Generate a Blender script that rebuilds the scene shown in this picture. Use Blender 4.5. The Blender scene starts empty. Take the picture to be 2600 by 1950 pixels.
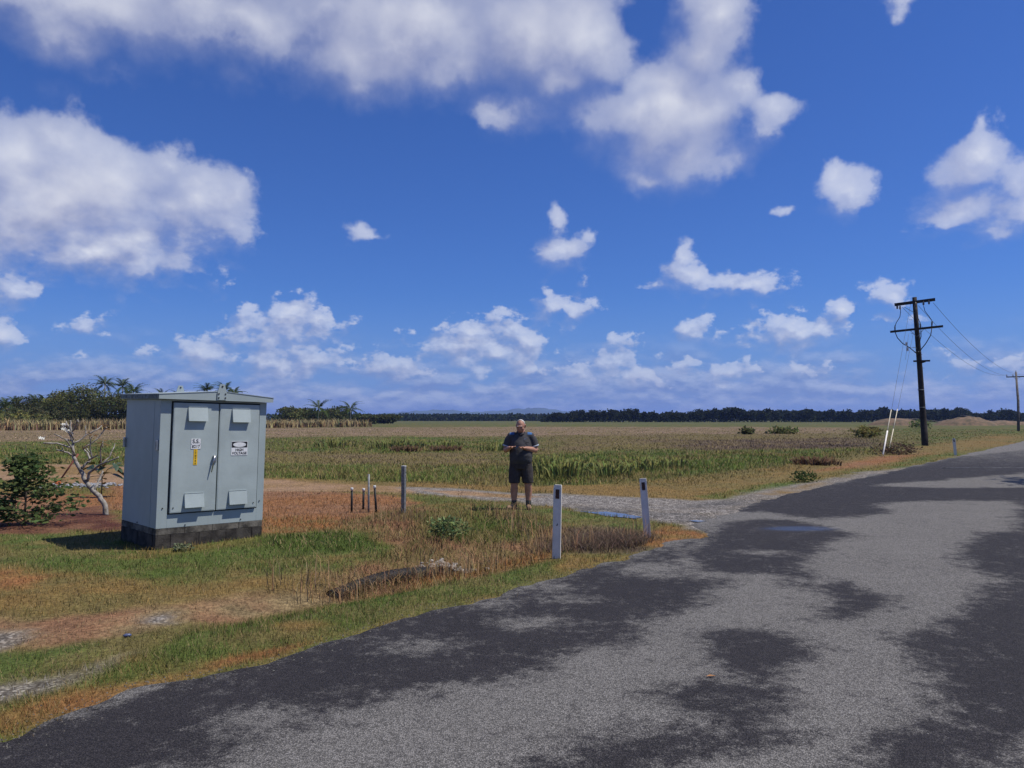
import bpy, bmesh, math, random
import numpy as np
from mathutils import Vector, Matrix, Euler
R = math.radians
C = bpy.context.scene.collection
SC = bpy.context.scene

# ------------------------------------------------------------------ camera
cam = bpy.data.cameras.new('camera'); co = bpy.data.objects.new('camera', cam); C.objects.link(co)
co.location = (0, 0, 1.72); co.rotation_euler = (R(90 + 2.606), 0, 0)
cam.sensor_width = 36; cam.lens = 36 * 769 / 1024; cam.clip_start = .05; cam.clip_end = 40000
SC.camera = co

# ------------------------------------------------------------------ sun, sky, exposure
SUN_EL, SUN_AZ = R(61), R(94)          # azimuth measured from +Y towards +X
sd = bpy.data.lights.new('sun', 'SUN'); so = bpy.data.objects.new('sun', sd); C.objects.link(so)
sd.energy = 4.6; sd.angle = R(.53); sd.color = (1, .96, .89)
sv = Vector((math.cos(SUN_EL) * math.sin(SUN_AZ), math.cos(SUN_EL) * math.cos(SUN_AZ), math.sin(SUN_EL)))
so.rotation_euler = sv.to_track_quat('Z', 'Y').to_euler(); so.location = (30, 3, 60)
SC.view_settings.view_transform = 'Standard'; SC.view_settings.look = 'None'
SC.view_settings.exposure = 0; SC.view_settings.gamma = 1; SC.view_settings.use_curve_mapping = False
SC.cycles.max_bounces = 6; SC.cycles.diffuse_bounces = 3; SC.cycles.transparent_max_bounces = 8
SC.cycles.volume_bounces = 1

W = bpy.data.worlds.new('World'); SC.world = W; W.use_nodes = True
nt = W.node_tree; nt.nodes.clear()
def S(node, i, v):
    if isinstance(v, bpy.types.NodeSocket): node.id_data.links.new(v, node.inputs[i])
    elif v is not None: node.inputs[i].default_value = v
def M(t, op, a, b=None, c=None, clamp=False):
    n = t.nodes.new('ShaderNodeMath'); n.operation = op; n.use_clamp = clamp
    for i, v in enumerate((a, b, c)): S(n, i, v)
    return n.outputs[0]
def VM(t, op, a, b=None, c=None):
    n = t.nodes.new('ShaderNodeVectorMath'); n.operation = op
    for i, v in enumerate((a, b, c)): S(n, i, v)
    return n.outputs['Value'] if op in ('LENGTH', 'DOT_PRODUCT', 'DISTANCE') else n.outputs[0]
def NZ(t, vec, scale, detail=4, rough=.55, dims='3D', out='Fac', lac=2.0):
    n = t.nodes.new('ShaderNodeTexNoise'); n.noise_dimensions = dims
    S(n, 'Vector', vec); n.inputs['Scale'].default_value = scale; n.inputs['Detail'].default_value = detail
    n.inputs['Roughness'].default_value = rough; n.inputs['Lacunarity'].default_value = lac
    return n.outputs[0] if out == 'Fac' else n.outputs['Color']
def MR(t, v, a, b, c=0., d=1., smooth=True):
    n = t.nodes.new('ShaderNodeMapRange'); n.interpolation_type = 'SMOOTHSTEP' if smooth else 'LINEAR'
    for i, x in enumerate((v, a, b, c, d)): S(n, i, x)
    return n.outputs[0]
def MIX(t, f, a, b, mode='MIX'):
    n = t.nodes.new('ShaderNodeMix'); n.data_type = 'RGBA'; n.blend_type = mode
    S(n, 0, f); S(n, 6, a); S(n, 7, b)
    return n.outputs[2]

# clouds: (azimuth, elevation, half width, half height, strength) in radians
CLOUDS = [
 (-0.5381, 0.3073, 0.0496, 0.0314, 1),
 (-0.5686, 0.2852, 0.0521, 0.0359, 1),
 (-0.5047, 0.2631, 0.1214, 0.0552, 1),
 (-0.4172, 0.2950, 0.0357, 0.0258, 1),
 (-0.3934, 0.2637, 0.0572, 0.0450, 1),
 (-0.3592, 0.2751, 0.0240, 0.0214, 0.9),
 (-0.3435, 0.2980, 0.0119, 0.0117, 0.6),
 (-0.5033, 0.2020, 0.1165, 0.0437, 0.95),
 (-0.4401, 0.1791, 0.0422, 0.0203, 0.75),
 (-0.5797, 0.2129, 0.0852, 0.0538, 1),
 (-0.3639, 0.2369, 0.0345, 0.0271, 0.9),
 (-0.5326, 0.4456, 0.1556, 0.0317, 1),
 (-0.5454, 0.4136, 0.0540, 0.0202, 0.7),
 (-0.3843, 0.4724, 0.1583, 0.0222, 0.95),
 (-0.2335, 0.4874, 0.1104, 0.0407, 1),
 (-0.2036, 0.4410, 0.0559, 0.0427, 0.95),
 (-0.1974, 0.4058, 0.0413, 0.0217, 0.7),
 (-0.1201, 0.4763, 0.1506, 0.0567, 1),
 (-0.0651, 0.4483, 0.0915, 0.0305, 0.9),
 (0.0271, 0.4841, 0.1224, 0.0542, 1),
 (0.0914, 0.4726, 0.0640, 0.0521, 1),
 (0.0546, 0.4254, 0.0459, 0.0233, 0.8),
 (-0.0098, 0.3865, 0.0367, 0.0203, 0.8),
 (-0.0343, 0.3863, 0.0245, 0.0107, 0.5),
 (0.2727, 0.4785, 0.0428, 0.0454, 1),
 (0.2492, 0.4420, 0.0490, 0.0347, 1),
 (0.2021, 0.4055, 0.0764, 0.0362, 1),
 (0.1633, 0.3792, 0.0803, 0.0371, 1),
 (0.2250, 0.3618, 0.0755, 0.0477, 1),
 (0.2362, 0.3235, 0.0462, 0.0325, 1),
 (0.1864, 0.3058, 0.0224, 0.0122, 0.85),
 (0.2533, 0.3168, 0.0343, 0.0216, 0.9),
 (0.2969, 0.3917, 0.0252, 0.0280, 0.75),
 (0.3327, 0.3698, 0.0356, 0.0230, 0.7),
 (0.3241, 0.3475, 0.0209, 0.0182, 0.75),
 (0.5597, 0.3155, 0.0123, 0.0180, 0.9),
 (0.5569, 0.2896, 0.0220, 0.0217, 1),
 (0.5453, 0.2745, 0.0335, 0.0186, 0.9),
 (0.5225, 0.2681, 0.0298, 0.0109, 0.6),
 (0.5353, 0.2338, 0.0383, 0.0130, 1),
 (0.5863, 0.2533, 0.0233, 0.0360, 1),
 (0.5833, 0.2222, 0.0339, 0.0156, 1),
 (0.4207, 0.2675, 0.0244, 0.0178, 0.95),
 (0.4082, 0.2831, 0.0144, 0.0136, 0.75),
 (0.3417, 0.2579, 0.0130, 0.0076, 0.6),
 (0.4766, 0.2153, 0.0144, 0.0094, 0.4),
 (0.0722, 0.2204, 0.0423, 0.0204, 0.7),
 (0.0982, 0.2344, 0.0211, 0.0173, 0.75),
 (0.0632, 0.2581, 0.0152, 0.0184, 0.75),
 (0.2854, 0.1715, 0.0530, 0.0136, 1),
 (0.2289, 0.1839, 0.0259, 0.0173, 0.85),
 (0.2187, 0.2073, 0.0087, 0.0149, 0.85),
 (0.1880, 0.1651, 0.0205, 0.0070, 0.7),
 (0.0749, 0.1468, 0.0289, 0.0119, 0.85),
 (0.0520, 0.1589, 0.0097, 0.0131, 0.7),
 (0.0979, 0.1790, 0.0072, 0.0082, 0.6),
 (0.2356, 0.1170, 0.0240, 0.0151, 0.85),
 (0.3448, 0.1093, 0.0508, 0.0192, 0.85),
 (0.3817, 0.1078, 0.0260, 0.0145, 0.85),
 (0.4105, 0.1324, 0.0178, 0.0175, 0.65),
 (0.3658, 0.0928, 0.0221, 0.0101, 0.8),
 (0.3570, 0.1391, 0.0149, 0.0067, 0.6),
 (0.4581, 0.1450, 0.0244, 0.0118, 0.75),
 (0.4624, 0.1158, 0.0291, 0.0107, 0.5),
 (-0.2748, 0.1245, 0.0269, 0.0299, 1),
 (-0.2465, 0.1225, 0.0341, 0.0220, 0.9),
 (-0.3379, 0.1164, 0.0226, 0.0192, 0.85),
 (-0.2744, 0.0985, 0.0420, 0.0173, 0.95),
 (-0.0338, 0.0963, 0.0693, 0.0300, 1),
 (-0.0157, 0.1203, 0.0254, 0.0168, 1),
 (0.0205, 0.0933, 0.0229, 0.0252, 1),
 (-0.0127, 0.1376, 0.0290, 0.0095, 0.6),
 (-0.1898, 0.2343, 0.0281, 0.0148, 0.55),
 (-0.1839, 0.2259, 0.0352, 0.0080, 0.55),
 (-0.4789, 0.3829, 0.0266, 0.0071, 0.35),
 (-0.5649, 0.1387, 0.0303, 0.0126, 0.8),
 (-0.5851, 0.0929, 0.0147, 0.0160, 0.95),
 (-0.5058, 0.1053, 0.0194, 0.0126, 0.7),
 (-0.5133, 0.0708, 0.0128, 0.0084, 0.9),
 (-0.4481, 0.0814, 0.0167, 0.0108, 0.6),
 (-0.3823, 0.0782, 0.0286, 0.0167, 1),
 (-0.3019, 0.0719, 0.0605, 0.0126, 1),
 (-0.2174, 0.0747, 0.0115, 0.0070, 0.7),
 (-0.1620, 0.0642, 0.0323, 0.0107, 0.95),
 (0.0866, 0.0612, 0.0251, 0.0108, 0.9),
 (0.1373, 0.0746, 0.0249, 0.0209, 0.95),
 (0.1696, 0.0623, 0.0439, 0.0148, 0.95),
 (0.2616, 0.0611, 0.0366, 0.0116, 0.95),
 (0.3626, 0.0620, 0.0148, 0.0079, 0.9),
 (0.5133, 0.0682, 0.0147, 0.0084, 0.9),
 (0.5792, 0.0605, 0.0148, 0.0111, 0.9),
 (0.5400, 0.0543, 0.0311, 0.0103, 0.6),
 (0.4749, 0.4558, 0.0293, 0.0180, 0.35),
 (-0.5273, 0.2399, 0.0546, 0.0326, 1.9),
 (-0.4162, 0.2454, 0.0255, 0.0212, 1.4),
 (-0.1262, 0.4858, 0.0967, 0.0220, 1.7),
 (0.2077, 0.3816, 0.0352, 0.0315, 1.5),
 (-0.3463, 0.4618, 0.0708, 0.0284, 1.35),
 (-0.5031, 0.1917, 0.0839, 0.0258, 1.2),
]
def sky_nodes(t):
    tc = t.nodes.new('ShaderNodeTexCoord'); d = tc.outputs['Generated']
    sp = t.nodes.new('ShaderNodeSeparateXYZ'); t.links.new(d, sp.inputs[0])
    az = M(t, 'ARCTAN2', sp.outputs[0], sp.outputs[1]); el = M(t, 'ARCSINE', sp.outputs[2])
    cb = t.nodes.new('ShaderNodeCombineXYZ'); S(cb, 0, az); S(cb, 1, el); p = cb.outputs[0]
    # detail noise gets finer towards the horizon, as the clouds do with distance
    low = MR(t, el, .07, .36)
    def puff(dd, sc_, o):                # rounded, cauliflower-like bumps
        n = t.nodes.new('ShaderNodeTexVoronoi'); n.inputs['Scale'].default_value = sc_; n.inputs['Detail'].default_value = o; n.inputs['Roughness'].default_value = .5; n.normalize = True; S(n, 'Vector', dd)
        return M(t, 'MULTIPLY_ADD', n.outputs['Distance'], -1.1, .84)
    def detail(dd, o=9, r=.56):
        hi = M(t, 'ADD', M(t, 'MULTIPLY', NZ(t, dd, 10, o, r), .62), M(t, 'MULTIPLY', puff(dd, 15, 2 if o > 5 else 1), .38)); lo = NZ(t, VM(t, 'MULTIPLY', dd, (1, 1, 1.5)), 30, min(o, 7), r + .02)
        return M(t, 'ADD', M(t, 'MULTIPLY', hi, low), M(t, 'MULTIPLY', lo, M(t, 'SUBTRACT', 1., low)))
    warp = VM(t, 'SUBTRACT', NZ(t, d, 14, 5, .6, out='Color'), (.5, .5, .5))
    wamt = MR(t, el, 0, .4, .024, .075)
    sc = t.nodes.new('ShaderNodeVectorMath'); sc.operation = 'SCALE'; S(sc, 0, warp); S(sc, 3, wamt)
    pw = VM(t, 'ADD', p, sc.outputs[0])
    def mask(q):
        acc = None
        for (a, e, ra, re, s) in CLOUDS:
            rm = min(ra, re); m = .045 * math.sqrt(rm / .045)
            v = VM(t, 'MULTIPLY_ADD', q, (1 / ra, 1 / re, 0), (-a / ra, -e / re, 0))
            l = M(t, 'MULTIPLY_ADD', VM(t, 'LENGTH', v), m, -m + (1 - s) * .034)
            acc = l if acc is None else M(t, 'SMOOTH_MIN', acc, l, .022)
        return acc
    def dens(mk, dt):
        return M(t, 'ADD', M(t, 'MULTIPLY', mk, -1 / .03), M(t, 'MULTIPLY', M(t, 'SUBTRACT', dt, .5), MR(t, el, .12, .34, 5.0, 4.4)))
    off = MR(t, el, .05, .35, .010, .044); ov_ = t.nodes.new('ShaderNodeCombineXYZ'); S(ov_, 0, M(t, 'MULTIPLY', off, .6)); S(ov_, 1, off); od_ = t.nodes.new('ShaderNodeCombineXYZ'); S(od_, 0, M(t, 'MULTIPLY', off, .6)); S(od_, 2, off)
    mk0 = mask(pw); t0 = dens(mk0, detail(d)); s0 = dens(mk0, detail(d, 3.2, .45))
    s1 = dens(mask(VM(t, 'ADD', pw, ov_.outputs[0])), detail(VM(t, 'ADD', d, od_.outputs[0]), 3.2, .45))
    # the rest of the dome carries the same scattered cumulus
    gen = M(t, 'MULTIPLY', M(t, 'SUBTRACT', NZ(t, VM(t, 'MULTIPLY', d, (1, 1, 1.7)), 3.2, 8, .55), .575), 14)
    out = M(t, 'MAXIMUM', MR(t, M(t, 'ABSOLUTE', az), .66, .85), MR(t, el, .52, .66))
    gen = M(t, 'ADD', gen, MR(t, out, 0, 1, -14, 0))
    tt = M(t, 'MAXIMUM', t0, gen)
    lit = M(t, 'MULTIPLY_ADD', M(t, 'SUBTRACT', s0, s1), MR(t, el, .05, .30, .5, .18), .61, clamp=True)
    thick = MR(t, tt, .8, 4.5)
    lit = M(t, 'SUBTRACT', lit, M(t, 'MULTIPLY', thick, MR(t, el, .1, .45, .12, .24)), clamp=True)
    hw = M(t, 'MULTIPLY', MR(t, lit, .30, .70, 1.25, .34), MR(t, el, .05, .35, .7, 1.0))
    alpha = MR(t, M(t, 'ADD', tt, .05), M(t, 'MULTIPLY', hw, -1.), hw)
    alpha = M(t, 'MULTIPLY', alpha, MR(t, tt, -.2, 2.2, .50, 1.))
    lit = M(t, 'SUBTRACT', lit, M(t, 'MULTIPLY', MR(t, el, .40, .49, 0, .13), MR(t, az, .0, .14, 1, .15)), clamp=True)
    cl = t.nodes.new('ShaderNodeValToRGB'); S(cl, 0, lit)
    e = cl.color_ramp.elements
    e[0].position = 0; e[0].color = (.29, .32, .46, 1); e[1].position = 1; e[1].color = (.80, .82, .89, 1)
    x = e.new(.45); x.color = (.43, .455, .61, 1)
    # low bank of pale, soft cloud along the horizon
    bn = NZ(t, VM(t, 'MULTIPLY', d, (1, 1, 2.6)), 13, 7, .58)
    bank = M(t, 'MULTIPLY', MR(t, el, .03, .125, 1, 0), MR(t, M(t, 'ADD', bn, MR(t, el, .0, .1, .14, -.04)), .38, .64))
    bn2 = NZ(t, VM(t, 'MULTIPLY', VM(t, 'ADD', d, (.004, 0, .008)), (1, 1, 2.6)), 13, 7, .58)
    blit = M(t, 'MULTIPLY_ADD', M(t, 'SUBTRACT', bn, bn2), 5., .40, clamp=True)
    sky = t.nodes.new('ShaderNodeTexSky'); sky.sky_type = 'NISHITA'; sky.sun_disc = False
    sky.sun_elevation = SUN_EL; sky.sun_rotation = SUN_AZ
    sky.air_density = 1.0; sky.dust_density = .3; sky.ozone_density = 3.0; sky.altitude = 0
    base = VM(t, 'MULTIPLY', sky.outputs[0], (.10 * .31, .10 * .54, .10 * 1.05))
    c = MIX(t, MR(t, el, -.02, .17, .85, 0), base, (.175, .30, .66, 1))
    c = MIX(t, M(t, 'MULTIPLY', bank, .68), c, MIX(t, blit, (.185, .255, .52, 1), (.50, .56, .74, 1)))
    c = MIX(t, M(t, 'MULTIPLY', alpha, MR(t, el, .0, .16, .62, .97)), c, cl.outputs[0])
    bg = t.nodes.new('ShaderNodeBackground'); S(bg, 0, VM(t, 'MULTIPLY', c, (10, 10, 10))); bg.inputs[1].default_value = .10
    o = t.nodes.new('ShaderNodeOutputWorld'); t.links.new(bg.outputs[0], o.inputs[0])
sky_nodes(nt)
W.cycles.sampling_method = 'MANUAL'; W.cycles.sample_map_resolution = 256

# ------------------------------------------------------------------ helpers
rng = np.random.default_rng(7); rnd = random.Random(7)
def hash2(ix, iy, s):
    h = (ix.astype(np.int64) * 374761393 + iy.astype(np.int64) * 668265263 + s * 974634777) & 0xffffffff
    h = ((h ^ (h >> 13)) * 1274126177) & 0xffffffff
    return ((h ^ (h >> 16)) & 0xffff) / 65535.0
def vnoise(x, y, s=0):
    ix = np.floor(x); iy = np.floor(y); fx = x - ix; fy = y - iy
    fx = fx * fx * (3 - 2 * fx); fy = fy * fy * (3 - 2 * fy)
    a = hash2(ix, iy, s); b = hash2(ix + 1, iy, s); c = hash2(ix, iy + 1, s); d = hash2(ix + 1, iy + 1, s)
    return (a * (1 - fx) + b * fx) * (1 - fy) + (c * (1 - fx) + d * fx) * fy
def fbm(x, y, s=0, o=4):
    r = np.zeros_like(x); a = .5; f = 1.
    for k in range(o):
        r += a * vnoise(x * f + 17.3 * k, y * f - 9.1 * k, s + k); a *= .5; f *= 2.03
    return r / (1 - .5 ** o)
def sstep(a, b, x):
    t = np.clip((x - a) / (b - a), 0, 1); return t * t * (3 - 2 * t)
def poly_sd(x, y, poly):
    """signed distance, negative inside"""
    P = np.array(poly, float); n = len(P)
    d = np.full(x.shape, 1e18); ins = np.zeros(x.shape, bool)
    for i in range(n):
        ax, ay = P[i]; bx, by = P[(i + 1) % n]
        ex, ey = bx - ax, by - ay; wx, wy = x - ax, y - ay
        h = np.clip((wx * ex + wy * ey) / (ex * ex + ey * ey + 1e-12), 0, 1)
        d = np.minimum(d, (wx - ex * h) ** 2 + (wy - ey * h) ** 2)
        c = (ay > y) != (by > y)
        with np.errstate(divide='ignore', invalid='ignore'):
            xi = (bx - ax) * (y - ay) / (by - ay + 1e-15) + ax
        ins ^= c & (x < xi)
    d = np.sqrt(d); d[ins] *= -1
    return d

def mesh_np(name, verts, faces, mat=None, parent=None, cols=None, smooth=False, attrs=None):
    """faces: list of (array of n-gons with equal n)"""
    me = bpy.data.meshes.new(name)
    verts = np.asarray(verts, np.float32)
    me.vertices.add(len(verts)); me.vertices.foreach_set('co', verts.ravel())
    fl = [np.asarray(f, np.int32) for f in faces if len(f)]
    nl = sum(f.size for f in fl); npoly = sum(len(f) for f in fl)
    me.loops.add(nl); me.polygons.add(npoly)
    me.loops.foreach_set('vertex_index', np.concatenate([f.ravel() for f in fl]))
    tot = np.concatenate([np.full(len(f), f.shape[1], np.int32) for f in fl])
    st = np.concatenate([[0], np.cumsum(tot)[:-1]]).astype(np.int32)
    me.polygons.foreach_set('loop_start', st)
    if smooth: me.polygons.foreach_set('use_smooth', np.ones(npoly, bool))
    me.update(calc_edges=True)
    if cols is not None:
        a = me.attributes.new('col', 'FLOAT_COLOR', 'POINT')
        cc = np.ones((len(verts), 4), np.float32); cc[:, :3] = cols; a.data.foreach_set('color', cc.ravel())
    for k, v in (attrs or {}).items():
        a = me.attributes.new(k, 'FLOAT', 'POINT'); a.data.foreach_set('value', np.asarray(v, np.float32))
    if mat: me.materials.append(mat)
    o = bpy.data.objects.new(name, me); C.objects.link(o)
    if parent: o.parent = parent
    return o

class MB:
    def __init__(s): s.v = []; s.f = []; s.m = []; s.sm = []
    def add(s, vs, fs, mi=0, smooth=False, mtx=None):
        o = len(s.v)
        s.v += [tuple(mtx @ Vector(v)) if mtx else tuple(v) for v in vs]
        for f in fs: s.f.append(tuple(i + o for i in f)); s.m.append(mi); s.sm.append(smooth)
        return s
    def box(s, lo, hi, mi=0, bev=0., mtx=None):
        bm = bmesh.new(); bmesh.ops.create_cube(bm, size=1)
        c = [(a + b) / 2 for a, b in zip(lo, hi)]; z = [b - a for a, b in zip(lo, hi)]
        for v in bm.verts: v.co = Vector([v.co[i] * z[i] + c[i] for i in range(3)])
        if bev: bmesh.ops.bevel(bm, geom=bm.edges[:], offset=bev, segments=2, affect='EDGES', profile=.7)
        bm.verts.index_update()
        s.add([v.co.copy() for v in bm.verts], [[v.index for v in f.verts] for f in bm.faces], mi, False, mtx); bm.free()
        return s
    def tube(s, pts, rad, n=8, mi=0, cap=True, flat=1., mtx=None, smooth=True):
        pts = [Vector(p) for p in pts]
        if not hasattr(rad, '__len__'): rad = [rad] * len(pts)
        vs = []; up = Vector((0, 0, 1)); prev = None
        for i, p in enumerate(pts):
            d = (pts[min(i + 1, len(pts) - 1)] - pts[max(i - 1, 0)]).normalized()
            if prev is None: a = d.cross(up if abs(d.z) < .9 else Vector((0, 1, 0))).normalized()
            else: a = (prev - d * prev.dot(d)).normalized()
            prev = a; b = d.cross(a)
            for k in range(n):
                t = 2 * math.pi * k / n; vs.append(p + a * math.cos(t) * rad[i] + b * math.sin(t) * rad[i] * flat)
        fs = []
        for i in range(len(pts) - 1):
            for k in range(n): fs.append((i * n + k, i * n + (k + 1) % n, (i + 1) * n + (k + 1) % n, (i + 1) * n + k))
        s.add(vs, fs, mi, smooth, mtx)
        if cap:
            o = len(s.v) - len(vs)
            s.f.append(tuple(o + k for k in range(n))[::-1]); s.m.append(mi); s.sm.append(False)
            s.f.append(tuple(o + (len(pts) - 1) * n + k for k in range(n))); s.m.append(mi); s.sm.append(False)
        return s
    def rings(s, rs, n=24, mi=0, mtx=None):
        """closed loft of horizontal superellipses: (cx, cy, z, rx, ry)"""
        vs = []
        for (cx, cy, z, rx, ry) in rs:
            for k in range(n):
                t = 2 * math.pi * k / n; vs.append((cx + rx * math.cos(t), cy + ry * math.sin(t), z))
        fs = [(i * n + k, i * n + (k + 1) % n, (i + 1) * n + (k + 1) % n, (i + 1) * n + k) for i in range(len(rs) - 1) for k in range(n)]
        fs.append(tuple(range(n))[::-1]); fs.append(tuple((len(rs) - 1) * n + k for k in range(n)))
        return s.add(vs, fs, mi, True, mtx)
    def ball(s, c, r, mi=0, seg=14, mtx=None):
        bm = bmesh.new(); bmesh.ops.create_uvsphere(bm, u_segments=seg, v_segments=max(6, seg * 2 // 3), radius=1)
        bm.verts.index_update(); r = (r,) * 3 if not hasattr(r, '__len__') else r
        m = Matrix.Translation(c) @ Matrix.Diagonal((*r, 1))
        s.add([m @ v.co for v in bm.verts], [[v.index for v in f.verts] for f in bm.faces], mi, True, mtx); bm.free()
        return s
    def prism(s, poly, axis, a, b, mi=0, mtx=None):
        """polygon in the plane normal to axis, extruded from a to b"""
        n = len(poly)
        def P3(u, v, w): return (w, u, v) if axis == 0 else (u, w, v) if axis == 1 else (u, v, w)
        vs = [P3(u, v, a) for u, v in poly] + [P3(u, v, b) for u, v in poly]
        fs = [tuple(range(n))[::-1], tuple(range(n, 2 * n))] + [(i, (i + 1) % n, (i + 1) % n + n, i + n) for i in range(n)]
        return s.add(vs, fs, mi, False, mtx)
    def text(s, body, size, mtx, mi=0, depth=.0008, bold=.0):
        cu = bpy.data.curves.new('t', 'FONT'); cu.body = body; cu.size = size; cu.extrude = depth; cu.offset = bold
        cu.align_x = 'CENTER'; cu.align_y = 'CENTER'; cu.space_line = .95; cu.resolution_u = 3
        o = bpy.data.objects.new('t', cu); C.objects.link(o); dg = bpy.context.evaluated_depsgraph_get()
        me = bpy.data.meshes.new_from_object(o.evaluated_get(dg))
        s.add([v.co.copy() for v in me.vertices], [tuple(p.vertices) for p in me.polygons], mi, False, mtx)
        bpy.data.objects.remove(o); bpy.data.curves.remove(cu); bpy.data.meshes.remove(me)
        return s
    def build(s, name, mats, parent=None, fixn=True):
        me = bpy.data.meshes.new(name); me.from_pydata(s.v, [], s.f)
        for m in (mats if isinstance(mats, (list, tuple)) else [mats]): me.materials.append(m)
        me.polygons.foreach_set('material_index', s.m); me.polygons.foreach_set('use_smooth', s.sm)
        if fixn:
            bm = bmesh.new(); bm.from_mesh(me); bmesh.ops.recalc_face_normals(bm, faces=bm.faces[:]); bm.to_mesh(me); bm.free()
        me.update()
        o = bpy.data.objects.new(name, me); C.objects.link(o)
        if parent: o.parent = parent
        return o
    def remesh(s, name, voxel, mat, parent=None, smooth=3):
        o = s.build(name, mat, None); m = o.modifiers.new('r', 'REMESH'); m.mode = 'VOXEL'; m.voxel_size = voxel
        k = o.modifiers.new('s', 'SMOOTH'); k.iterations = smooth; k.factor = .5
        dg = bpy.context.evaluated_depsgraph_get(); me = bpy.data.meshes.new_from_object(o.evaluated_get(dg))
        old = o.data; o.modifiers.clear(); o.data = me; bpy.data.meshes.remove(old); me.name = name
        me.polygons.foreach_set('use_smooth', np.ones(len(me.polygons), bool))
        if not me.materials: me.materials.append(mat)
        if parent: o.parent = parent
        return o

def tag(o, label=None, cat=None, group=None, kind=None):
    for k, v in (('label', label), ('category', cat), ('group', group), ('kind', kind)):
        if v: o[k] = v
    return o
def empty(name, loc, rz=0, **kw):
    o = bpy.data.objects.new(name, None); C.objects.link(o); o.location = loc; o.rotation_euler = (0, 0, rz)
    o.empty_display_size = .2
    return tag(o, **kw)
def copy_tree(o, parent=None):
    c = o.copy(); C.objects.link(c); c.parent = parent
    for ch in list(o.children): copy_tree(ch, c)
    return c

def mat(name, col, rough=.8, metal=0., var=.15, vscale=8., bump=0., bscale=40., col2=None, spec=.3, coords='Object', streak=None):
    m = bpy.data.materials.new(name); m.use_nodes = True; t = m.node_tree; b = t.nodes['Principled BSDF']
    b.inputs['Roughness'].default_value = rough; b.inputs['Metallic'].default_value = metal
    b.inputs['Specular IOR Level'].default_value = spec
    v = t.nodes.new('ShaderNodeTexCoord').outputs[coords]
    n = NZ(t, v, vscale, 5, .6)
    c2 = col2 or tuple(x * (1 - 2 * var) for x in col)
    c1 = col if col2 else tuple(min(1, x * (1 + var)) for x in col)
    base = MIX(t, MR(t, n, .3, .7), (*c2, 1), (*c1, 1))
    if streak:                          # run-down grime and rust drawn out vertically
        q = NZ(t, VM(t, 'MULTIPLY', v, (26, 26, 1.1)), 1., 5, .65); g = NZ(t, v, 2.3, 4, .6)
        base = MIX(t, M(t, 'MULTIPLY', MR(t, q, .56, .78), MR(t, g, .45, .7, .0, .55)), base, (*streak, 1))
    S(b, 'Base Color', base)
    if bump:
        bp = t.nodes.new('ShaderNodeBump'); bp.inputs['Strength'].default_value = bump; bp.inputs['Distance'].default_value = .02
        S(bp, 'Height', NZ(t, v, bscale, 5, .65)); t.links.new(bp.outputs[0], b.inputs['Normal'])
    return m
def leafmat(name, attr='col', trans=.3, gloss=.0, up=0.):
    m = bpy.data.materials.new(name); m.use_nodes = True; t = m.node_tree; t.nodes.clear()
    a = t.nodes.new('ShaderNodeAttribute'); a.attribute_name = attr
    d = t.nodes.new('ShaderNodeBsdfDiffuse'); tr = t.nodes.new('ShaderNodeBsdfTranslucent')
    t.links.new(a.outputs['Color'], d.inputs[0]); t.links.new(a.outputs['Color'], tr.inputs[0])
    if up:                              # thin blades share the soft upward normal of the sward
        g = t.nodes.new('ShaderNodeNewGeometry')
        nv = VM(t, 'NORMALIZE', VM(t, 'ADD', VM(t, 'MULTIPLY', g.outputs['Normal'], (1 - up,) * 3), (0, 0, up))); t.links.new(nv, d.inputs['Normal'])
    mx = t.nodes.new('ShaderNodeMixShader'); mx.inputs[0].default_value = trans
    t.links.new(d.outputs[0], mx.inputs[1]); t.links.new(tr.outputs[0], mx.inputs[2]); out = mx.outputs[0]
    if gloss:
        g = t.nodes.new('ShaderNodeBsdfGlossy'); g.inputs['Roughness'].default_value = .45
        m2 = t.nodes.new('ShaderNodeMixShader'); m2.inputs[0].default_value = gloss
        t.links.new(out, m2.inputs[1]); t.links.new(g.outputs[0], m2.inputs[2]); out = m2.outputs[0]
    o = t.nodes.new('ShaderNodeOutputMaterial'); t.links.new(out, o.inputs[0])
    return m
LEAF = leafmat('foliage', up=.25); GRASS = leafmat('grass_blade', trans=.22, up=.62); GLOSSLEAF = leafmat('glossy_leaf', trans=.2, gloss=.08)

# ------------------------------------------------------------------ ground cover map (world metres)
UX, UY = .615, .788                                   # direction of the road
def tn(x, y): return UX * x + UY * y, UY * x - UX * y
def xy(t, n): return UX * t + UY * n, UY * t - UX * n
def road_edge(t):
    e = np.interp(t, [-50, 9.2, 10.8, 11.6, 12.6, 14, 18, 40, 75, 400], [-4.9, -4.86, -4.8, -5.35, -5.62, -5.7, -5.95, -5.75, -5.5, -5.5])
    return e + (fbm(t * 1.3, t * 0 + 3.1, 5, 4) - .5) * .36 + (fbm(t * 5, t * 0 + 8.1, 6, 3) - .5) * .26
LUSH = (.100, .138, .034); DEEP = (.066, .098, .024); OLIVE = (.180, .150, .056); YEL = (.235, .155, .055)
ORA = (.285, .135, .055); RED = (.275, .150, .084); BRN = (.19, .145, .075); DEAD = (.115, .082, .062)
GRAVD = (.17, .165, .157); TAN = (.34, .225, .135); GRAV = (.31, .295, .272); MUL = (.085, .030, .022); PUR = (.30, .215, .145); PALE = (.25, .19, .10)
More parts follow.
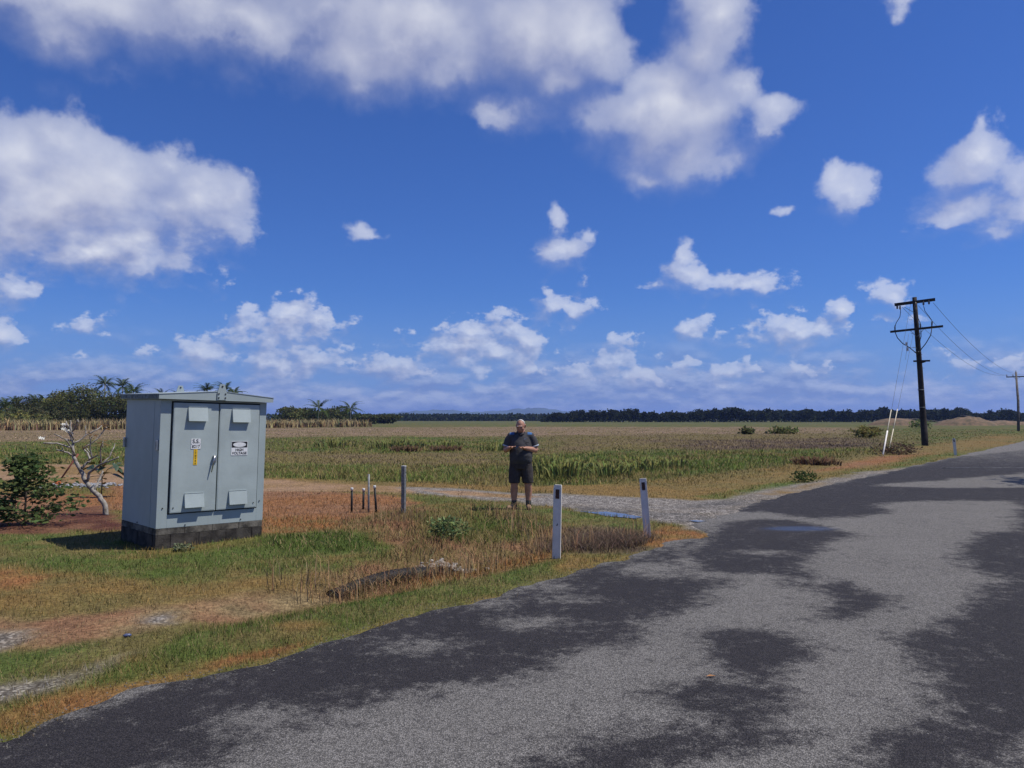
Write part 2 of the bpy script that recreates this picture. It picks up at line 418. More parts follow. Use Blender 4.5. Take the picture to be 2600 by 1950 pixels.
# polygon, edge softness, main colour, other colour, share of the other, height, density
ZONES = [
 # the field beyond the track
 ([(-23.70, 30.25), (-15.06, 29.33), (-7.05, 21.95), (-2.69, 19.84), (0.49, 18.56), (2.31, 19.84), (4.56, 22.12), (7.40, 25.00), (11.68, 30.25), (17.11, 35.91), (27.05, 50.40), (76.44, 106.54), (900, 950), (-900, 950)], .3, OLIVE, LUSH, .5, .22, 1.),
 ([(-32.63, 41.60), (-24.61, 49.00), (-14.46, 44.10), (-8.18, 24.97), (-12.67, 24.97), (-20.65, 26.36)], .4, LUSH, OLIVE, .5, .30, 1.1),
 ([(-8.50, 25.94), (-6.71, 27.56), (-1.48, 23.21), (-1.02, 19.85), (-2.88, 19.55), (-6.65, 20.33)], .3, LUSH, OLIVE, .45, .34, 1.2),
 ([(-1.59, 27.56), (2.09, 25.94), (2.36, 20.33), (0.46, 17.53), (-1.08, 18.83)], .4, OLIVE, LUSH, .4, .3, 1.),
 ([(-3.16, 21.40), (0.05, 19.57), (0.83, 18.68), (0.49, 18.56), (-2.80, 19.84)], .3, YEL, OLIVE, .4, .34, 1.1),
 ([(-15.21, 44.75), (-0.62, 39.53), (-0.28, 29.65), (-7.13, 29.28), (-10.07, 29.65)], .4, BRN, OLIVE, .5, .2, .8),
 ([(-20.73, 66.86), (-0.88, 56.55), (-0.37, 38.68), (-7.11, 38.68), (-13.14, 42.40)], .5, LUSH, OLIVE, .5, .3, 1.),
 ([(-125.74, 148.78), (-48.83, 148.78), (-0.61, 170.18), (75.78, 158.76), (39.06, 81.87), (17.03, 71.92), (-9.48, 76.57), (-23.59, 71.92), (-44.52, 52.72)], 1., PUR, OLIVE, .4, .2, .7),
 ([(3.64, 81.87), (46.48, 95.01), (25.77, 52.72), (10.20, 43.12), (1.85, 41.61)], .8, BRN, OLIVE, .6, .22, .8),
 ([(1.61, 36.14), (9.48, 40.09), (20.61, 43.23), (21.28, 40.09), (11.21, 28.58), (7.60, 25.65), (2.53, 18.83), (0.83, 18.83)], .4, LUSH, OLIVE, .55, .30, 1.1),
 ([(12.21, 60.84), (34.31, 71.92), (22.62, 47.44), (9.84, 41.61)], .5, DEAD, BRN, .5, .28, .9),
 ([(91.78, 192.30), (159.43, 222.12), (68.77, 95.85), (29.10, 54.21), (27.40, 57.46)], .8, OLIVE, LUSH, .5, .22, 1.),
 ([(-61.35, 251.35), (119.98, 251.35), (110.78, 206.14), (147.96, 206.14), (1500, 900), (-900, 900), (-300, 330)], 2., (.10, .135, .045), OLIVE, .4, .2, .5),
 # verge on the far side of the driveway
 ([(-6.84, 21.30), (-2.77, 19.57), (0.48, 18.33), (2.98, 16.93), (4.42, 16.26), (6.96, 19.57), (10.96, 24.57), (14.29, 27.90), (23.01, 39.36), (45.12, 66.83), (66.98, 99.17), (28.04, 52.23), (17.78, 37.31), (10.24, 28.74), (5.35, 22.64), (2.34, 20.11), (-0.07, 19.57), (-2.97, 20.99), (-7.27, 22.64)], .25, YEL, OLIVE, .4, .05, .8),
 ([(2.66, 19.84), (5.43, 23.00), (10.45, 29.33), (10.74, 27.37), (6.55, 22.12), (4.03, 19.57)], .3, OLIVE, YEL, .4, .12, .9),
 ([(4.37, 16.08), (6.00, 18.10), (8.35, 21.30), (13.72, 27.12), (22.62, 38.31), (22.93, 40.46), (13.82, 29.03), (7.58, 21.30), (4.02, 17.03)], .15, LUSH, YEL, .4, .08, 1.),
 ([(9.80, 25.00), (18.57, 34.62), (21.12, 39.36), (12.33, 29.63)], .2, ORA, RED, .4, .05, .6),
 # near verge
 ([(-9.57, 12.27), (-6.19, 12.27), (-9.89, 19.57), (-13.14, 19.84), (-15.00, 19.18)], .15, RED, ORA, .45, .05, .7),
 ([(-14.33, 18.33), (-8.71, 17.23), (-10.03, 19.84), (-13.91, 20.99), (-16.67, 21.30)], .12, LUSH, YEL, .4, .09, .9),
 ([(-7.85, 12.92), (-8.27, 14.92), (-7.95, 15.73), (-6.13, 12.16), (-7.02, 12.16)], .12, MUL, RED, .3, .03, .25),
 ([(-10.37, 13.28), (-7.61, 13.04), (-6.79, 11.77), (-8.82, 11.31)], .12, MUL, RED, .3, .03, .25),
 ([(-10.03, 19.84), (-6.04, 18.80), (-4.43, 18.21), (-2.43, 17.23), (-1.92, 15.56), (-2.47, 13.53), (-3.04, 12.53), (-3.84, 11.77), (-7.46, 14.77)], .15, RED, ORA, .4, .07, .9),
 ([(-4.42, 13.53), (-3.12, 13.53), (-2.34, 12.81), (-2.48, 12.01), (-3.84, 11.77)], .15, ORA, OLIVE, .4, .12, .9),
 ([(-8.82, 11.31), (-7.29, 11.67), (-5.98, 11.87), (-4.93, 9.79), (-5.91, 9.47), (-7.26, 9.32)], .2, OLIVE, LUSH, .5, .06, 1.),
 ([(-6.43, 10.31), (-5.07, 9.92), (-4.53, 9.79), (-3.51, 10.97), (-3.56, 11.77), (-2.15, 11.40), (-1.48, 10.27), (-1.57, 9.92), (-2.35, 9.72), (-3.25, 9.29), (-3.35, 8.58), (-3.90, 8.33), (-4.92, 8.63), (-5.81, 9.32)], .2, LUSH, OLIVE, .35, .075, 1.1),
 ([(-3.55, 11.31), (-3.00, 11.77), (-2.08, 11.40), (-1.49, 10.34), (-1.63, 9.92), (-2.42, 9.99), (-3.30, 10.13)], .12, LUSH, DEEP, .35, .13, 1.3),
 ([(-7.26, 9.32), (-5.81, 9.32), (-4.89, 8.50), (-3.89, 8.10), (-2.74, 8.43), (-2.19, 9.03), (-1.85, 8.50), (-2.46, 7.58), (-3.47, 7.24), (-5.11, 6.59)], .2, YEL, OLIVE, .45, .06, .9),
 ([(-7.03, 9.03), (-5.74, 9.03), (-5.15, 8.50), (-5.03, 7.92), (-5.84, 7.52)], .2, ORA, YEL, .4, .05, .8),
 ([(-5.05, 6.51), (-3.83, 7.11), (-3.07, 7.52), (-1.99, 8.24), (-1.65, 8.01), (-2.07, 7.48), (-2.83, 6.74), (-3.26, 5.75), (-3.98, 5.15)], .2, PALE, RED, .5, .045, .5),
 ([(-4.54, 5.86), (-3.50, 5.98), (-3.04, 6.51), (-2.78, 6.82), (-2.70, 5.86), (-3.04, 5.53), (-3.78, 4.89)], .2, OLIVE, LUSH, .5, .05, .75),
 ([(-4.84, 6.24), (-4.00, 6.59), (-3.89, 6.26), (-3.92, 5.86), (-4.20, 5.43)], .1, GRAV, PALE, .3, .03, .08),
 ([(-3.35, 6.90), (-3.17, 7.05), (-3.06, 6.82), (-3.25, 6.69)], .1, GRAV, PALE, .3, .03, .2),
 ([(-3.75, 4.85), (-3.19, 5.15), (-2.99, 5.45), (-2.87, 5.73), (-2.76, 5.38), (-2.86, 4.96), (-3.43, 4.45)], .12, GRAV, OLIVE, .25, .04, .13),
 ([(-2.67, 5.81), (-2.70, 6.44), (-2.20, 7.29), (-1.44, 7.88), (-0.54, 8.58), (0.48, 9.56), (1.91, 10.89), (1.84, 10.13), (0.48, 8.58), (-0.47, 7.48), (-1.18, 6.48), (-1.76, 5.86), (-2.18, 5.43)], .15, LUSH, OLIVE, .45, .065, 1.1),
 ([(-2.14, 6.59), (-1.97, 6.82), (-1.59, 6.59), (-1.87, 6.21)], .15, YEL, OLIVE, .45, .06, .9),
 ([(-3.15, 4.08), (-2.92, 4.72), (-2.72, 5.08), (-2.10, 5.41), (-1.66, 6.01), (-1.44, 6.26), (-1.60, 5.78), (-2.10, 5.17), (-2.56, 4.44), (-2.98, 3.87)], .1, ORA, YEL, .45, .06, .9),
 ([(-3.18, 12.81), (-2.47, 13.53), (-1.82, 14.77), (-0.22, 13.92), (0.83, 12.70), (0.65, 10.06), (-0.03, 8.95), (-0.99, 8.10), (-1.83, 7.97), (-2.17, 8.76), (-1.47, 9.63), (-1.39, 10.31), (-2.13, 11.67)], .15, RED, OLIVE, .4, .15, 1.),
 ([(-1.73, 14.05), (-0.51, 15.24), (0.71, 14.19), (0.61, 12.16), (-0.36, 10.81), (-1.23, 11.09)], .2, OLIVE, LUSH, .5, .16, 1.),
 ([(-1.22, 9.03), (-0.58, 9.23), (0.51, 10.13), (0.51, 9.53), (-0.54, 8.63), (-1.18, 8.06)], .12, ORA, YEL, .4, .12, 1.),
 ([(0.72, 12.16), (1.47, 12.70), (2.07, 11.77), (1.80, 10.42), (1.07, 9.79), (0.59, 9.92)], .15, DEAD, BRN, .4, .10, 1.),
 ([(0.62, 9.92), (1.06, 9.69), (1.80, 10.27), (2.03, 10.81), (1.82, 10.06), (0.48, 8.55)], .1, YEL, LUSH, .4, .07, 1.),
 ([(1.98, 11.67), (2.50, 12.70), (2.81, 11.49), (2.67, 11.05), (2.08, 10.42), (1.68, 9.92)], .12, YEL, ORA, .5, .06, 1.),
 ([(-0.53, 15.91), (0.22, 15.08), (0.88, 14.19), (1.54, 13.28), (2.19, 12.48), (1.96, 11.96), (0.79, 12.70), (-0.48, 14.47)], .12, OLIVE, LUSH, .5, .055, 1.),
 # tracks and gravel
 ([(-18.49, 21.95), (-14.12, 21.30), (-10.05, 19.84), (-5.96, 18.56), (-4.46, 18.33), (-2.18, 17.65), (-1.60, 18.33), (-2.65, 19.57), (-7.10, 22.12), (-14.75, 28.74), (-24.98, 29.63)], .15, TAN, YEL, .4, .03, .16),
 ([(-2.63, 19.44), (-1.20, 18.93), (1.00, 17.76), (2.96, 16.83), (3.81, 16.17), (4.44, 16.36), (6.01, 18.44), (8.29, 21.15), (12.22, 25.67), (14.68, 28.18), (14.5, 25.5), (9, 18), (5, 14), (2.9, 11.45), (2.59, 12.98), (1.61, 13.92), (0.66, 14.92), (-0.06, 15.91), (-1.07, 16.93), (-2.18, 17.65)], .12, GRAV, PALE, .12, .03, .03),
 ([(0.96, 15.40), (2.00, 14.92), (3.11, 13.92), (3.48, 13.28), (2.99, 12.70), (2.59, 12.98), (1.61, 13.92), (0.75, 14.84)], .2, GRAVD, GRAV, .4, .03, .04),
 ([(3.45, 15.40), (4.86, 16.45), (5.29, 16.26), (4.02, 14.47), (3.27, 14.62)], .2, GRAVD, GRAV, .4, .03, .04),
 ([(5.64, 17.65), (8.48, 20.99), (8.36, 20.40), (5.92, 17.23)], .15, YEL, GRAV, .5, .05, .3),
 ([(-2.32, 18.80), (-0.06, 17.87), (0.75, 17.03), (-0.06, 16.64), (-1.54, 17.65)], .15, TAN, YEL, .5, .05, .35),
]
def cover(x, y, soft=1.):
    d = np.hypot(x, y)
    w1 = .10 + .028 * d
    s1 = np.maximum(.7, .06 * d)
    # one warp per distance octave keeps the edges ragged near and far
    wx = x + (fbm(x * 1.1, y * 1.1, 11) - .5) * .55 + (fbm(x * .13, y * .13, 12) - .5) * .05 * d
    wy = y + (fbm(x * 1.1, y * 1.1, 13) - .5) * .55 + (fbm(x * .13, y * .13, 14) - .5) * .05 * d
    fine = (fbm(x * 3.1, y * 3.1, 15, 3) - .5)
    n = fbm(x * .8, y * .8, 16)[:, None]
    A = np.array(OLIVE) * (1 - n) + np.array(YEL) * n; B = np.tile(np.array(LUSH), (len(x), 1))
    pa = np.full(len(x), .4); h = np.full(len(x), .08); de = np.ones(len(x)); bare = np.zeros(len(x))
    for (poly, so, a, b, p, hh, dd) in ZONES:
        P = np.array(poly); pad = 1.5 + so * 3
        lo, hi = P.min(0), P.max(0); ext = pad + .04 * np.abs(P).max()
        k = np.where((wx > lo[0] - ext) & (wx < hi[0] + ext) & (wy > lo[1] - ext) & (wy < hi[1] + ext))[0]
        if not len(k): continue
        sdv = poly_sd(wx[k], wy[k], poly)
        s = so * np.maximum(1, d[k] / 14) * soft
        m = sstep(s, -s, sdv + fine[k] * s * 1.6)
        A[k] += (np.array(a) - A[k]) * m[:, None]; B[k] += (np.array(b) - B[k]) * m[:, None]
        pa[k] += (p - pa[k]) * m; h[k] += (hh - h[k]) * m; de[k] += (dd - de[k]) * m
        bare[k] += ((1. if a is GRAV or a is GRAVD else 0.) - bare[k]) * m
    return A, B, pa, h, de, bare
def gz(x, y):
    """the verge dips into a shallow ditch along the road and the field is a little uneven"""
    x = np.asarray(x, float); y = np.asarray(y, float); t, n = tn(x, y)
    g = -.13 * np.exp(-((n + 6.25) / .45) ** 2) * sstep(2.5, 4.6, t) * sstep(10.6, 8.6, t)
    r = np.hypot(x, y); off = sstep(-4.95, -5.6, n)
    return g + (fbm(x * .5, y * .5, 21, 3) - .5) * .07 * off * sstep(400, 60, r)
def gz1(x, y): return float(gz(np.array([x]), np.array([y]))[0])

# ------------------------------------------------------------------ ground sheet
def spaced(a, b, s0, g, smax):
    out = [a]; s = s0
    while out[-1] < b: out.append(out[-1] + s); s = min(s * g, smax)
    return out
xs = spaced(8, 14000, .13, 1.035, 3000); xs = sorted([-v for v in xs] + xs + list(np.arange(-7.9, 8, .13)))
ys = sorted(spaced(12, 14000, .12, 1.022, 3000) + list(np.arange(3.5, 12, .12)) + [3.5 - (v - 12) for v in spaced(12.3, 14000, .4, 1.25, 4000)])
gx, gy = np.meshgrid(np.array(xs), np.array(ys)); nx_, ny_ = len(xs), len(ys)
gx = gx.ravel(); gy = gy.ravel()
A, B, pa, h, de, bare = cover(gx, gy)
mixn = sstep(.25, .75, np.where(np.hypot(gx, gy) > 16, .5 + 1.4 * (fbm(gx * .55, gy * .55, 35) - .5), fbm(gx * 2.3, gy * 2.3, 31)))[:, None] * 2 * pa[:, None]
gcol = A + (B - A) * np.clip(mixn, 0, 1)
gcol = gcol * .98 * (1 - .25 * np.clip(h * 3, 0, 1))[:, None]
idx = np.arange(nx_ * ny_).reshape(ny_, nx_)
quads = np.stack([idx[:-1, :-1], idx[:-1, 1:], idx[1:, 1:], idx[1:, :-1]], -1).reshape(-1, 4)

def ground_material():
    m = bpy.data.materials.new('soil_and_turf'); m.use_nodes = True; t = m.node_tree; b = t.nodes['Principled BSDF']
    a = t.nodes.new('ShaderNodeAttribute'); a.attribute_name = 'col'
    g = t.nodes.new('ShaderNodeAttribute'); g.attribute_name = 'bare'
    p = t.nodes.new('ShaderNodeTexCoord').outputs['Object']
    n1 = NZ(t, p, 22, 6, .7); n2 = NZ(t, p, 3.1, 6, .65)
    c = MIX(t, 1., a.outputs['Color'], MIX(t, MR(t, n1, .3, .7), (.45, .42, .40, 1), (1.25, 1.22, 1.18, 1)), 'MULTIPLY')
    c = MIX(t, 1., c, MIX(t, MR(t, n2, .3, .7), (.72, .72, .72, 1), (1.15, 1.13, 1.1, 1)), 'MULTIPLY')
    v = t.nodes.new('ShaderNodeTexVoronoi'); v.inputs['Scale'].default_value = 34; S(v, 'Vector', p)
    st = t.nodes.new('ShaderNodeValToRGB'); S(st, 0, M(t, 'MULTIPLY', v.outputs['Color'], 1.))
    st.color_ramp.elements[0].color = (.30, .29, .30, 1); st.color_ramp.elements[1].color = (1.75, 1.72, 1.7, 1)
    st2 = MIX(t, MR(t, v.outputs['Distance'], .25, .7), st.outputs[0], (.35, .32, .30, 1))
    st2 = MIX(t, 1., st2, a.outputs['Color'], 'MULTIPLY')
    st2 = MIX(t, 1., st2, MIX(t, MR(t, NZ(t, p, 7, 5, .7), .35, .65), (.55, .54, .53, 1), (1.35, 1.33, 1.3, 1)), 'MULTIPLY')
    c = MIX(t, g.outputs['Fac'], c, st2)
    S(b, 'Base Color', c); b.inputs['Roughness'].default_value = .95; b.inputs['Specular IOR Level'].default_value = .15
    bp = t.nodes.new('ShaderNodeBump'); bp.inputs['Strength'].default_value = .7; bp.inputs['Distance'].default_value = .02
    S(bp, 'Height', M(t, 'ADD', n1, M(t, 'MULTIPLY', v.outputs['Distance'], -.6))); t.links.new(bp.outputs[0], b.inputs['Normal'])
    return m
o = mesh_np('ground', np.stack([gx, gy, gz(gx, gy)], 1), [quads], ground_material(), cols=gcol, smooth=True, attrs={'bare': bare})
tag(o, kind='structure')

# ------------------------------------------------------------------ road
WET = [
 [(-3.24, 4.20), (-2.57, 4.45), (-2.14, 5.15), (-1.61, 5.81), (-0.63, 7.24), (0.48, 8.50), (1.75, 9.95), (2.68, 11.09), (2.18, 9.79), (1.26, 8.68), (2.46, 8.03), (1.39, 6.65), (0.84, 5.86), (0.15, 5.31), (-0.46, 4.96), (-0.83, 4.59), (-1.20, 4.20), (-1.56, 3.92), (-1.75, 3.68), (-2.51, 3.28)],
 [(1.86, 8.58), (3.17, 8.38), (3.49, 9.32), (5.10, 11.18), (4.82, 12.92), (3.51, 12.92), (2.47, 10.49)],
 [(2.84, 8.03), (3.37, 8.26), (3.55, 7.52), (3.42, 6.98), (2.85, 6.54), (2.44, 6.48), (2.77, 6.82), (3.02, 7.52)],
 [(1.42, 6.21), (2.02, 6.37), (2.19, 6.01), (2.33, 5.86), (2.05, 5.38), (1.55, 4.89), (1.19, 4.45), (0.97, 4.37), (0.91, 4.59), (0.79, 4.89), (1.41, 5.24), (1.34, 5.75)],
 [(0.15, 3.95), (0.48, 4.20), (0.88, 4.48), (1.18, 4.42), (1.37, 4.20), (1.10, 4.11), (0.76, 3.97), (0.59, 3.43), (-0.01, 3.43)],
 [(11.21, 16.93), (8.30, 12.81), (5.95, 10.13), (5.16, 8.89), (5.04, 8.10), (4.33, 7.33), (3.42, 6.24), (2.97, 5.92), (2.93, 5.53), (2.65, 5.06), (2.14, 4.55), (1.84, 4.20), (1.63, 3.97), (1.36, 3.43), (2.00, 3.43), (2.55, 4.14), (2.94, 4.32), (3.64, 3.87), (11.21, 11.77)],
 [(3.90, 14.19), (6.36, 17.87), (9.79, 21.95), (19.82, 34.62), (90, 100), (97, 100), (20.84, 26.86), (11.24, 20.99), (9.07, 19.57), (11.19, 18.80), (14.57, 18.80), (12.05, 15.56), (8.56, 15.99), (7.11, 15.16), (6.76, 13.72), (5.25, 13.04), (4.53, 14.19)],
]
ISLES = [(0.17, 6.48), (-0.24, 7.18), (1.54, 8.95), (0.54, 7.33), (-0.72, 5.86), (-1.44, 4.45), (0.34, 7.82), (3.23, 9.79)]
ts = np.array(sorted([-v for v in spaced(0, 60, .5, 1.3, 20)][::-1] + spaced(.09, 18, .09, 1.0, .09) + spaced(18.2, 420, .2, 1.03, 8)))
q = np.linspace(0, 1, 84)
T, Q = np.meshgrid(ts, q, indexing='ij'); E_ = road_edge(T.ravel()).reshape(T.shape)
N_ = E_ + (1.85 - E_) * Q
rx, ry = xy(T.ravel(), N_.ravel())
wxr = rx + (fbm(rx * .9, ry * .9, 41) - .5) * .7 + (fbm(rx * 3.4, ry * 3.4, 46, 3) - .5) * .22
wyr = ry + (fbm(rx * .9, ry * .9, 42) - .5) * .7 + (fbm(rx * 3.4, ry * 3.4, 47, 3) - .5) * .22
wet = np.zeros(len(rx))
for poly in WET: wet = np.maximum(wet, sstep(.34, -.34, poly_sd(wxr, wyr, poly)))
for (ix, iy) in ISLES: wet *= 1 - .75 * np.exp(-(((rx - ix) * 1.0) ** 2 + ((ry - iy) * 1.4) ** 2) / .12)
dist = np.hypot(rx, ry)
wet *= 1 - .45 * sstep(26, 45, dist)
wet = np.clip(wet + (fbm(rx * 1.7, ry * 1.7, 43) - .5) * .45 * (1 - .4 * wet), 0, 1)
px_, py_ = (4.41, 11.91)
pud = np.exp(-((rx - px_) / .75) ** 2 - ((ry - py_) / .38) ** 2)
nt_, nq = T.shape; idx = np.arange(nt_ * nq).reshape(nt_, nq)
quads = np.stack([idx[:-1, :-1], idx[:-1, 1:], idx[1:, 1:], idx[1:, :-1]], -1).reshape(-1, 4)[:, ::-1]
edge_drop = np.where(Q.ravel() < .012, -.035, 0) + np.where(Q.ravel() > .988, -.035, 0)
rz = .018 + edge_drop + .03 * np.sin(np.pi * Q.ravel()) + (fbm(rx * .6, ry * .6, 44) - .5) * .012
def road_material():
    m = bpy.data.materials.new('chip_seal'); m.use_nodes = True; t = m.node_tree; b = t.nodes['Principled BSDF']
    w = t.nodes.new('ShaderNodeAttribute'); w.attribute_name = 'wet'
    pu = t.nodes.new('ShaderNodeAttribute'); pu.attribute_name = 'puddle'
    p = t.nodes.new('ShaderNodeTexCoord').outputs['Object']
    n1 = NZ(t, p, 9, 6, .7); n2 = NZ(t, p, 60, 4, .75); n3 = NZ(t, p, 1.3, 4, .6); n4 = NZ(t, VM(t, 'MULTIPLY', p, (1, 1, 0)), 2.6, 6, .7)
    v = t.nodes.new('ShaderNodeTexVoronoi'); v.inputs['Scale'].default_value = 105; S(v, 'Vector', p)
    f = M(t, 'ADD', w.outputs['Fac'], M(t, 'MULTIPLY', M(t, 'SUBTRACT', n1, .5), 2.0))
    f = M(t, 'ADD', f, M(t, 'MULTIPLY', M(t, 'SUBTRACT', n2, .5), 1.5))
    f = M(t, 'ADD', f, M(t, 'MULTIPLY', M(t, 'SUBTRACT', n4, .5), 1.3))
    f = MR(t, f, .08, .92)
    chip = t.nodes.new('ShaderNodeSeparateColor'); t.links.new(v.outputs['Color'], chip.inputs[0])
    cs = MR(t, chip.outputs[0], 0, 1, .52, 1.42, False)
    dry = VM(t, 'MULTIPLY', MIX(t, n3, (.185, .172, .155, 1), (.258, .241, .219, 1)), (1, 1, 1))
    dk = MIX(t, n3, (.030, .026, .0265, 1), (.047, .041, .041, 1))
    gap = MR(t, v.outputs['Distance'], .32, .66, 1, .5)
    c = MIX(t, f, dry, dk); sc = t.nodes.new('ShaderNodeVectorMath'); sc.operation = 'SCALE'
    S(sc, 0, c); S(sc, 3, M(t, 'MULTIPLY', cs, gap)); S(b, 'Base Color', sc.outputs[0])
    r = MR(t, f, 0, 1, .95, .80); r = M(t, 'SUBTRACT', r, M(t, 'MULTIPLY', MR(t, M(t, 'ADD', pu.outputs['Fac'], M(t, 'MULTIPLY', M(t, 'SUBTRACT', n2, .5), .9)), .35, .8), .5))
    S(b, 'Roughness', r); b.inputs['Specular IOR Level'].default_value = .22
    bp = t.nodes.new('ShaderNodeBump'); bp.inputs['Distance'].default_value = .012
    S(bp, 'Strength', M(t, 'SUBTRACT', .75, M(t, 'MULTIPLY', pu.outputs['Fac'], .6)))
    S(bp, 'Height', M(t, 'ADD', M(t, 'MULTIPLY', v.outputs['Distance'], -1.), M(t, 'MULTIPLY', n2, .6)))
    t.links.new(bp.outputs[0], b.inputs['Normal'])
    return m
road = mesh_np('road', np.stack([rx, ry, rz], 1), [quads], road_material(), smooth=True, attrs={'wet': wet, 'puddle': pud})
tag(road, kind='structure')

# ------------------------------------------------------------------ grass and weeds
def blades(name, x, y, z, hgt, wid, cols, lean, matl=GRASS, seg=2, curl=.5):
    """bent tapering blades: seg=1 one triangle, seg=2 a quad and a triangle"""
    n = len(x); a = rng.uniform(0, 2 * np.pi, n); la = rng.uniform(0, 2 * np.pi, n)
    dx, dy = np.cos(a) * wid / 2, np.sin(a) * wid / 2
    l = lean * hgt; lx, ly = np.cos(la) * l, np.sin(la) * l
    hz = hgt * np.sqrt(np.clip(1 - lean ** 2 * .72, .06, 1))
    b = np.stack([x, y, z - .01], 1)
    D = np.stack([dx, dy, 0 * dx], 1)
    tip = b + np.stack([lx, ly, hz], 1)
    if seg == 1:
        v = np.stack([b - D, b + D, tip], 1).reshape(-1, 3); f = [np.arange(3 * n).reshape(n, 3)]
        c = np.repeat(cols, 3, 0)
    else:
        mid = b + np.stack([lx * (.5 - curl * .45), ly * (.5 - curl * .45), hz * (.5 + .12 * curl)], 1)
        v = np.stack([b - D, b + D, mid - D * .75, mid + D * .75, tip], 1).reshape(-1, 3)
        i = np.arange(n) * 5
        f = [np.stack([i, i + 1, i + 3, i + 2], 1), np.stack([i + 2, i + 3, i + 4], 1)]
        c = np.repeat(cols, 5, 0)
    return tag(mesh_np(name, v, f, matl, cols=c), kind='stuff')
CAB = ([(-4.66, 10.36), (-3.65, 11.43), (-4.48, 12.2), (-5.5, 11.13)])
def field_points(n, r0, r1, az, pw):
    u = rng.random(n); r = (r0 ** (-pw) + u * (r1 ** (-pw) - r0 ** (-pw))) ** (-1 / pw)
    a = rng.uniform(-az, az, n); return r * np.sin(a), r * np.cos(a)
def choose(x, y):
    A, B, pa, h, de, bare = cover(x, y)
    t, n = tn(x, y)
    keep = rng.random(len(x)) < np.clip(de, 0, 1.3) / 1.3
    keep &= (n < road_edge(t) + rng.normal(0, .085, len(x))) | (n > 1.85)
    keep &= poly_sd(x, y, CAB) > -.0
    return keep, A, B, pa, h
def colour(A, B, pa, x, y):
    d_ = np.hypot(x, y); m = fbm(x * 2.3, y * 2.3, 31); m2 = fbm(x * .55, y * .55, 35); m = np.where(d_ > 16, .35 * m + .65 * np.clip(.5 + 1.7 * (m2 - .5), 0, 1), m)
    p = np.clip(sstep(.25, .75, m) * 2 * pa, 0, 1)
    pick = rng.random(len(x)) < p * .85
    c = np.where(pick[:, None], B, A) * rng.uniform(.62, 1.38, len(x))[:, None]
    c *= (.74 + .52 * fbm(x * 4.3, y * 4.3, 33, 3))[:, None]
    c *= np.where(d_ > 16, .74 + .80 * fbm(x * .9, y * .9, 36, 3), 1)[:, None]
    straw = rng.random(len(x)) < .05 + .16 * sstep(.45, .7, fbm(x * 1.6, y * 1.6, 34, 3))
    c[straw] = np.array((.30, .22, .115)) * rng.uniform(.7, 1.2, straw.sum())[:, None]
    return c * 1.0
x, y = field_points(560000, 3.8, 150, R(42), .45)
k, A, B, pa, h = choose(x, y); x, y, A, B, pa, h = x[k], y[k], A[k], B[k], pa[k], h[k]
d = np.hypot(x, y); c = colour(A, B, pa, x, y)
hh = h * rng.uniform(.45, 1.25, len(x)) * (.45 + 1.1 * fbm(x * 3.2, y * 3.2, 51))
hh *= np.where(h > .15, np.interp(d, [15, 19, 60], [.85, .62, .5]), .78)
wd = np.maximum(.0042 + .006 * np.clip(h, 0, .5), d / 769 * .62) * rng.uniform(.7, 1.35, len(x))
le = np.where(h < .1, rng.uniform(.15, .95, len(x)), 1.15 * rng.beta(2.2, 1.5, len(x)))
short = h < .1
blades('short_grass', x[short], y[short], gz(x[short], y[short]), hh[short] + .012, wd[short], c[short], le[short], seg=1)
tall = ~short
blades('tall_grass', x[tall], y[tall], gz(x[tall], y[tall]), hh[tall], wd[tall], c[tall], le[tall], seg=2)

# ------------------------------------------------------------------ materials of the objects
PAINT = mat('cabinet_paint', (.355, .41, .40), .42, 0, .05, 1.6, .05, 30, spec=.4, streak=(.20, .19, .16))
PAINT2 = mat('cabinet_paint_faded', (.39, .445, .43), .5, 0, .06, 2.2, .05, 30, spec=.35, streak=(.23, .215, .18))
DARKGAP = mat('seal_rubber', (.03, .032, .033), .8)
GRIME = mat('grimy_edge', (.10, .11, .105), .8, 0, .4, 14, col2=(.26, .30, .29))
BOLT = mat('dark_bolt', (.06, .06, .06), .5, .6)
STEEL = mat('dull_steel', (.42, .43, .43), .38, .9, .12, 20)
GALV = mat('galvanised_steel', (.24, .245, .24), .6, .4, .2, 25)
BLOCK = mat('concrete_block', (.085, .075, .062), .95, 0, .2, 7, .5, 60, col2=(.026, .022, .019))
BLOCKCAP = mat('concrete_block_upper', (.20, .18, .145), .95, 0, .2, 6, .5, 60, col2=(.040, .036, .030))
MORTAR = mat('mortar', (.055, .052, .047), .95)
SIGNW = mat('sign_white', (.74, .74, .73), .5, 0, .05, 20)
SIGNK = mat('sign_black', (.015, .015, .017), .5)
SIGNY = mat('sign_yellow', (.78, .48, .03), .5)
POSTW = mat('post_white', (.82, .76, .66), .6, 0, .08, 6, col2=(.66, .62, .55), streak=(.34, .28, .20))
REFL = mat('red_reflector', (.045, .006, .008), .25, spec=.6)
BLACKPL = mat('black_plastic', (.014, .013, .013), .55)
WHITEPL = mat('white_plastic', (.62, .61, .58), .6, 0, .1, 12)
CREO = mat('dark_timber', (.042, .034, .028), .85, 0, .25, 3, .3, 30, col2=(.018, .015, .013))
WOODG = mat('grey_timber', (.12, .105, .09), .9, 0, .25, 3, .3, 30)
CABLE = mat('cable_black', (.018, .018, .02), .6)
CERAM = mat('insulator_brown', (.12, .10, .09), .35)
WIRE = mat('wire_aluminium', (.075, .077, .08), .5, .4)

